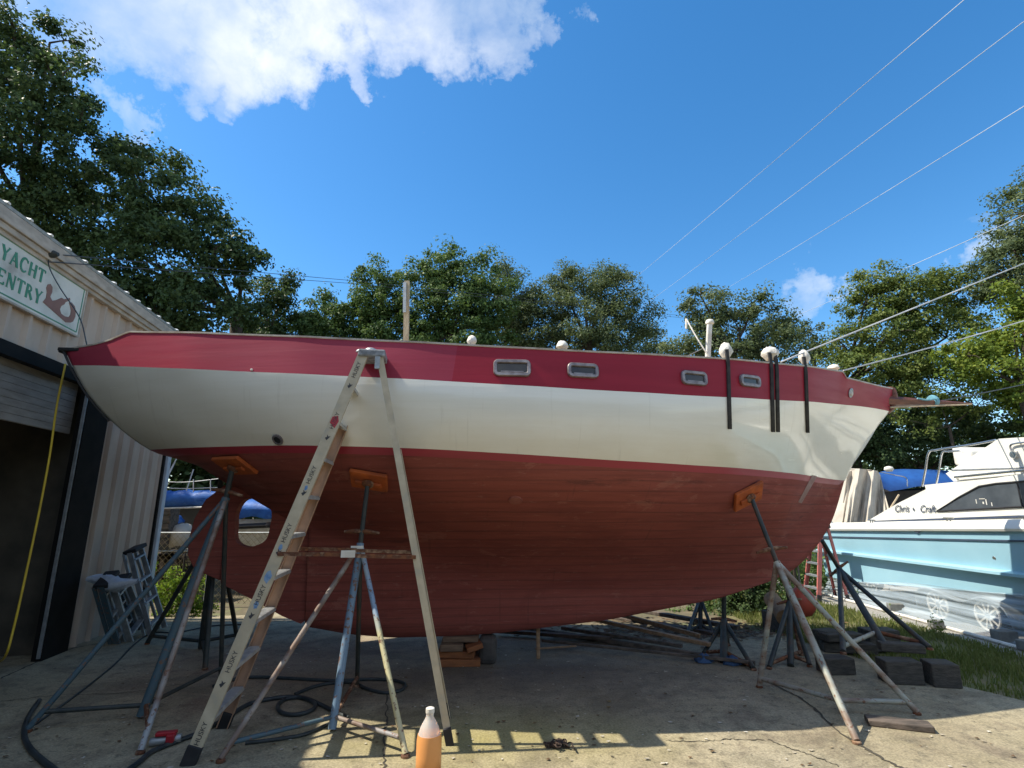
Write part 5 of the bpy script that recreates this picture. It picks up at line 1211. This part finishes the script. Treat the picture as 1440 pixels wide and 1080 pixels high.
wire('lower pale line from the foredeck to the right edge', (1520, 426, 9), (1186, 521, 6.1), .009, 'wire', .03, name='mooring_line')
wire('dark line from the bowsprit to the right edge', (1520, 522, 9), (1310, 566, 6.9), .008, 'darkwire', .02, name='mooring_line')
LW_ = 'pair of dark cables from the shed eave'
F1 = fx
for k, (dz, lb) in enumerate(((0, 'upper of the two dark cables strung from the shed eave behind the boat'), (-.3, 'lower of the two dark cables strung from the shed eave behind the boat'))):
    A = F1+UP*(dz*.3); Bp = D(500, 395+4*k, 14); Cp = D(960, 444+3*k, 22); Dp = D(1200, 470, 30)
    pts = [A.lerp(Bp, i/12) for i in range(12)]+[Bp.lerp(Cp, i/12) for i in range(12)]+[Cp.lerp(Dp, i/6) for i in range(7)]
    tag(MB().tube(pts, .0065, 6).build('overhead_wire', 'darkwire', smooth=60), lb, 'wire', LW_)

# ---------------------------------------------------------------- vegetation
def leaves_obj(name, m, P, NRM, size, parent=None, label=None):
    n = len(P); size = size*RNG.uniform(.6, 1.35, n)[:, None]
    a = RNG.normal(size=(n, 3)); nn = NRM/np.linalg.norm(NRM, axis=1, keepdims=True)
    t = a-nn*(a*nn).sum(1, keepdims=True); t /= np.linalg.norm(t, axis=1, keepdims=True)+1e-9; b = np.cross(nn, t)
    bend = nn*size*RNG.uniform(-.15, .25, n)[:, None]
    V = np.stack([P-t*size*.55, P+b*size*.34+bend, P+t*size*.55, P-b*size*.34+bend], 1).reshape(-1, 3)
    me = bpy.data.meshes.new(name); me.vertices.add(4*n); me.loops.add(4*n); me.polygons.add(n)
    me.vertices.foreach_set('co', V.astype(np.float32).ravel()); me.loops.foreach_set('vertex_index', np.arange(4*n, dtype=np.int32))
    me.polygons.foreach_set('loop_start', np.arange(0, 4*n, 4, dtype=np.int32)); me.polygons.foreach_set('loop_total', np.full(n, 4, np.int32))
    me.update(calc_edges=True); me.materials.append(m)
    o = bpy.data.objects.new(name, me); COL.objects.link(o); o.parent = parent
    return o
DENS = 11.0
def crown_points(blobs_, dens, clump_r, leaf):
    PS, NS_ = [], []; centers = []
    for (c, rx, ry, rz) in blobs_:
        c = np.array(c); r3 = np.array([rx, ry, rz]); area = math.pi*rx*rz
        nc = max(6, int(area/(clump_r**2)*1.75)); nl = max(12, int(area*dens*DENS/nc))
        d = RNG.normal(size=(nc, 3)); d /= np.linalg.norm(d, axis=1, keepdims=True)
        rad = RNG.uniform(.25, 1, nc)**.45
        cc = c+d*rad[:, None]*r3*RNG.uniform(.82, 1.08, (nc, 1)); centers += [(q, c) for q in cc[:12]]
        for q, dd in zip(cc, d):
            s_ = clump_r*RNG.uniform(.45, 1.3); k = int(nl*RNG.uniform(.5, 1.5))
            e = RNG.normal(size=(k, 3)); e /= np.linalg.norm(e, axis=1, keepdims=True); e *= (RNG.uniform(0, 1, (k, 1))**.5)
            e *= np.array([1, 1, .62]); PS.append(q+e*s_)
            NS_.append(e*.8+dd*.35+np.array([0, 0, .45])+RNG.normal(size=(k, 3))*.55)
    return np.concatenate(PS), np.concatenate(NS_), centers
LS = .66
def tree(name, label, blobs_px, Y, leafmat, base=None, dens=95, clump=.55, leaf=.15, trunk_r=.2, group=None, cat='tree', limbs=True):
    bl_ = []
    for bp in blobs_px:
        u, v, ru, rv = bp[:4]; Yb = Y+(bp[4] if len(bp) > 4 else 0); c = D(u, v, Yb); sc = (c-Vector((0, 0, EYE))).length/ray(u, v).length/FPX
        bl_.append((tuple(c), ru*sc, max(ru, rv)*sc*.8, rv*sc))
    P, NN, cen = crown_points(bl_, dens, clump, leaf)
    bx = base if base else (sum(b[0][0] for b in bl_)/len(bl_), sum(b[0][1] for b in bl_)/len(bl_))
    rt = root(name, (bx[0], bx[1], -.06), label, cat, group)
    P = P-np.array([bx[0], bx[1], -.06])
    leaves_obj('crown', LEAF[leafmat], P, NN, leaf*LS, rt)
    tb_ = MB(); b0_ = Vector((bx[0], bx[1], -.08)); ztop = max(b[0][2] for b in bl_)
    zlow = min(b[0][2]-b[3] for b in bl_); fork = b0_+Vector((0, 0, max(1.0, zlow+.3*(ztop-zlow))))
    tb_.tube(curve([b0_, b0_.lerp(fork, .5)+Vector((trunk_r*.5, 0, 0)), fork], 5), trunk_r, 9, trunk_r*.65)
    if limbs:
        for (c, rx, ry, rz) in bl_:
            c = Vector(c); mid = fork.lerp(c, .5)+Vector((0, 0, -.15*rz)); tb_.tube(curve([fork, mid, c], 5), trunk_r*.3, 7, trunk_r*.10)
        random.shuffle(cen)
        for q, c in cen[:22]:
            q, c = Vector(q), Vector(c); tb_.tube(curve([c, c.lerp(q, .55)+Vector((0, 0, .1)), q], 4), trunk_r*.10, 5, trunk_r*.03)
    tb_.build('trunk', 'bark', rt, smooth=60)
    return rt
TG = 'trees behind the boatyard'
tree('broadleaf_tree', 'tall dark tree at the left edge, its crown reaching the top of the frame', [(20, 40, 60, 55), (75, 120, 75, 55), (30, 190, 80, 50), (115, 165, 45, 30), (-40, 120, 90, 120), (-60, 260, 120, 80), (70, 60, 45, 30, .5)], 13, 'oak', base=(-15.2, 15), dens=66, clump=.60, leaf=.17, trunk_r=.3, group=TG)
tree('broadleaf_tree', 'big dark tree rising behind the shed roof', [(190, 260, 95, 62), (120, 300, 90, 70), (255, 310, 70, 52), (220, 370, 110, 60), (300, 350, 62, 42), (345, 358, 32, 24), (170, 215, 40, 22), (290, 430, 85, 45), (60, 290, 70, 60), (220, 440, 80, 50), (130, 400, 90, 60)], 14.5, 'oak', base=(-9, 16.5), dens=78, clump=.56, leaf=.17, trunk_r=.28, group=TG)
tree('broadleaf_tree', 'smaller dark tree between the big one and the vine-covered trees', [(378, 412, 36, 24), (375, 450, 44, 36), (400, 395, 16, 12), (365, 490, 55, 35)], 18, 'oak', dens=120, clump=.45, leaf=.15, trunk_r=.15, group=TG)
tree('vine_covered_tree', 'low vine-covered tree left of the round-topped one', [(455, 445, 42, 28), (430, 470, 45, 35), (495, 455, 42, 36), (470, 480, 60, 35), (455, 420, 15, 12), (410, 470, 40, 40), (520, 490, 50, 30)], 19, 'vine', dens=110, clump=.45, leaf=.15, trunk_r=.15, group=TG)
tree('vine_covered_tree', 'round-topped vine-covered tree above the stepladder', [(532, 392, 34, 32), (530, 430, 46, 35), (545, 465, 50, 40), (560, 440, 35, 30)], 18.5, 'vine', dens=120, clump=.42, leaf=.14, trunk_r=.18, group=TG)
tree('vine_covered_tree', 'tallest of the vine-covered trees behind the timber post', [(625, 368, 34, 32), (600, 400, 40, 40), (665, 385, 48, 34), (640, 430, 60, 45), (690, 430, 46, 50), (610, 460, 50, 40), (590, 480, 40, 30), (660, 475, 70, 40)], 18, 'vine', dens=120, clump=.45, leaf=.14, trunk_r=.2, group=TG)
tree('live_oak', 'airy grey-green oak just right of the tallest vine-covered tree', [(715, 395, 26, 36), (725, 430, 40, 40), (740, 470, 50, 35), (700, 475, 50, 35), (735, 410, 24, 22)], 20, 'live', dens=100, clump=.5, leaf=.12, trunk_r=.2, group=TG)
tree('live_oak', 'wide grey-green oak behind the two big portholes', [(820, 400, 52, 30), (775, 425, 48, 36), (865, 415, 42, 36), (830, 450, 80, 45), (890, 450, 40, 40), (760, 465, 50, 38), (880, 485, 60, 30), (800, 490, 90, 35), (790, 395, 30, 22), (850, 388, 28, 18)], 20, 'live', dens=105, clump=.5, leaf=.12, trunk_r=.25, group=TG)
tree('live_oak', 'thin low bluish tree between the wide oak and the gap of sky', [(920, 478, 22, 22), (940, 492, 30, 18), (905, 490, 30, 22)], 24, 'live', dens=55, clump=.5, leaf=.14, trunk_r=.1, group=TG)
tree('live_oak', 'spreading oak behind the mast stub', [(1000, 430, 42, 26), (970, 440, 22, 16), (1060, 430, 38, 26), (1040, 465, 62, 38), (1100, 450, 30, 32), (1000, 480, 46, 30), (1085, 490, 50, 25), (985, 415, 22, 12), (1040, 500, 90, 26), (970, 495, 40, 24)], 18, 'live', dens=95, clump=.42, leaf=.13, trunk_r=.22, group=TG)
tree('live_oak', 'small loose oak in the gap right of the spreading one', [(1140, 468, 24, 20), (1158, 488, 30, 24), (1125, 495, 34, 22)], 19, 'live', dens=75, clump=.4, leaf=.13, trunk_r=.1, group=TG)
tree('live_oak', 'large sunlit tree above the bowsprit on the right', [(1245, 395, 42, 26), (1215, 430, 40, 36), (1290, 415, 55, 40), (1350, 410, 55, 38), (1250, 470, 75, 48), (1330, 475, 85, 60), (1190, 490, 45, 36), (1230, 525, 70, 40), (1300, 545, 90, 50)], 16, 'sun', base=(11, 17.5), dens=125, clump=.42, leaf=.12, trunk_r=.28, group=TG)
tree('live_oak', 'tallest tree at the right edge of the frame', [(1440, 300, 42, 58), (1425, 350, 45, 40), (1455, 250, 30, 25), (1420, 395, 60, 40), (1470, 380, 70, 70)], 15, 'live', dens=110, clump=.42, leaf=.12, trunk_r=.28, group=TG)
tree('yellow_green_tree', 'bright yellow-green tree at the right edge below the tallest one', [(1440, 420, 34, 34), (1425, 470, 34, 30), (1460, 460, 40, 50), (1400, 520, 60, 40), (1450, 540, 60, 50), (1360, 500, 40, 30)], 14, 'lime', dens=95, clump=.38, leaf=.14, trunk_r=.18, group=TG)
tree('broadleaf_tree', 'shaded dark undergrowth tree behind the power boat flybridge', [(1270, 610, 70, 45), (1350, 600, 80, 45), (1230, 640, 50, 40), (1420, 590, 70, 50), (1300, 660, 90, 30), (1210, 600, 40, 45)], 17, 'oak', dens=115, clump=.5, leaf=.14, trunk_r=.2, group=TG)
tree('leafy_shrub', 'bright leafy shrub hanging in front of the dark undergrowth right of the bow', [(1320, 560, 30, 22), (1300, 600, 24, 18), (1370, 570, 26, 20), (1255, 585, 22, 16), (1400, 545, 24, 20)], 15.2, 'sun', dens=70, clump=.3, leaf=.11, trunk_r=.06, group='shrubs round the yard', cat='shrub')
# shrubs at the edge of the slab
SG = 'shrubs round the yard'
tree('leafy_shrub', 'dark glossy shrub behind the bow stands', [(1060, 845, 40, 36), (1030, 860, 30, 28), (1090, 850, 26, 34), (1045, 828, 40, 24)], 9.2, 'oak', dens=330, clump=.16, leaf=.075, trunk_r=.04, group=SG, cat='shrub')
tree('leafy_shrub', 'light green shrub just past the forefoot of the keel', [(985, 858, 26, 18), (955, 866, 26, 12), (1010, 848, 22, 20), (930, 872, 22, 9)], 9.6, 'vine', dens=280, clump=.14, leaf=.07, trunk_r=.03, group=SG, cat='shrub')
tree('leafy_shrub', 'bushy shrub below the stem beside the red stepladder', [(1120, 855, 26, 30), (1140, 885, 26, 16), (1110, 880, 30, 22)], 8.9, 'vine', dens=300, clump=.14, leaf=.07, trunk_r=.03, group=SG, cat='shrub')
tree('fern_clump', 'bright green ferny clump behind the stern stand', [(262, 838, 26, 32), (238, 815, 22, 20), (280, 855, 22, 24), (250, 862, 26, 18), (228, 850, 18, 22)], 8.9, 'fern', dens=380, clump=.12, leaf=.06, trunk_r=.02, group=SG, cat='fern')
tree('fern_clump', 'small sprig of green leaves at the fence by the downspout', [(209, 758, 6, 22), (212, 790, 10, 16)], 9.6, 'fern', dens=300, clump=.08, leaf=.06, trunk_r=.01, group=SG, cat='fern')
# far woods: one mass behind everything
pts = []; nr = []
for k in range(560):
    x = RNG.uniform(-46, 46); y = 30+RNG.uniform(-3, 5); h = RNG.uniform(.3, 6.0)+1.2*math.sin(x*.7)
    e = RNG.normal(size=(75, 3)); e /= np.linalg.norm(e, axis=1, keepdims=True); q = np.array([x, y, max(.2, h)])+e*np.array([1.3, 1.0, .9])*RNG.uniform(.3, 1, (75, 1)); pts.append(q); nr.append(e+np.array([0, 0, .5])+RNG.normal(size=(75, 3))*.4)
tag(leaves_obj('woods', LEAF['oak'], np.concatenate(pts), np.concatenate(nr), .34), 'far mass of dark woods behind the yard trees', 'woods', kind='stuff')
pts = []; nr = []  # leaf mass out of view, added to cut low sky light on the hull
for k in range(420):
    x = RNG.uniform(-30, 26); y = -17+RNG.uniform(-2, 3)-.006*x*x*0; h = RNG.uniform(.2, 6.5)
    e = RNG.normal(size=(40, 3)); e /= np.linalg.norm(e, axis=1, keepdims=True); pts.append(np.array([x, y, h])+e*1.3*RNG.uniform(.3, 1, (40, 1))); nr.append(e+np.array([0, 0, .5]))
tag(leaves_obj('woods', LEAF['oak'], np.concatenate(pts), np.concatenate(nr), .7), 'unseen woods added behind the camera to block low sky light', 'woods', kind='stuff')
pts = []; nr = []
for k in range(420):
    x = RNG.uniform(-15, -2.5); y = 14.8+RNG.uniform(-.8, 1.4); h = RNG.uniform(.2, 5.6)
    e = RNG.normal(size=(90, 3)); e /= np.linalg.norm(e, axis=1, keepdims=True); pts.append(np.array([x, y, h])+e*.6*RNG.uniform(.3, 1, (90, 1))); nr.append(e+np.array([0, 0, .5]))
tag(leaves_obj('hedge_undergrowth', LEAF['oak'], np.concatenate(pts), np.concatenate(nr), .2), 'dark undergrowth behind the chain link fence', 'undergrowth', kind='stuff')
pts = []; nr = []
for k in range(260):
    x = RNG.uniform(-3.5, 7.2); y = 11.4+RNG.uniform(-.7, 1.4); h = RNG.uniform(.05, .75)
    e = RNG.normal(size=(55, 3)); e /= np.linalg.norm(e, axis=1, keepdims=True); pts.append(np.array([x, y, h])+e*.3*RNG.uniform(.3, 1, (55, 1))); nr.append(e+np.array([0, 0, .6]))
tag(leaves_obj('low_weeds', LEAF['vine'], np.concatenate(pts), np.concatenate(nr), .10), 'low weeds beyond the slab', 'weeds', kind='stuff')
# grass blades on the strip
def inpoly(x, y, poly):
    c = False; j = len(poly)-1
    for i in range(len(poly)):
        if (poly[i][1] > y) != (poly[j][1] > y) and x < (poly[j][0]-poly[i][0])*(y-poly[i][1])/(poly[j][1]-poly[i][1])+poly[i][0]: c = not c
        j = i
    return c
GP = [(4.25, 5.35), (4.9, 4.4), (5.3, 3.8), (5.95, 4.5), (5.7, 7.2), (5.55, 9.2), (5.3, 11), (3.5, 11), (3.4, 7.9), (3.85, 6.5)]
gb = MB(); vs, fs = [], []
cnt = 0
while cnt < 15000:
    x, y = random.uniform(3.3, 6), random.uniform(3.8, 11)
    if not inpoly(x, y, GP): continue
    if math.sin(x*5.1+y*2.3)+math.sin(y*4.7-x*1.9) < random.uniform(-2.4, .6): continue
    h = random.uniform(.02, .075)*(1.5 if random.random() < .06 else 1); a = random.uniform(0, 6.28); w = .004+.004*random.random(); lx, ly = random.gauss(0, .4)*h, random.gauss(0, .4)*h
    n = len(vs); ca_, sa = math.cos(a)*w, math.sin(a)*w
    vs += [(x-ca_, y-sa, -.025), (x+ca_, y+sa, -.025), (x+lx*.5+ca_*.7, y+ly*.5+sa*.7, h*.6), (x+lx, y+ly, h), (x+lx*.5-ca_*.7, y+ly*.5-sa*.7, h*.6)]; fs.append((n, n+1, n+2, n+3, n+4)); cnt += 1
me = bpy.data.meshes.new('grass'); me.from_pydata(vs, [], fs); me.materials.append(LEAF['grass']); o = bpy.data.objects.new('grass', me); COL.objects.link(o); tag(o, 'strip of short grass between the slab and the pale blue boat', 'grass', kind='stuff')
# weeds in the strip
for (u, v, lb) in ((1317, 892, 'spindly weed in the grass left of the trailer wheel'), (1255, 882, 'leafy weed in the grass beside the tall dark stand'), (1145, 905, 'weed tuft at the slab edge behind the pale green stand')):
    c_ = G(u, v); Pn = RNG.normal(size=(70, 3))*np.array([.06, .06, .07])+np.array([c_.x, c_.y, .1]); o = leaves_obj('weed_foliage', LEAF['sun'], Pn, RNG.normal(size=(70, 3))+np.array([0, 0, 1.]), .035)
    tag(o, lb, 'weed', 'weeds in the grass strip', 'thing')
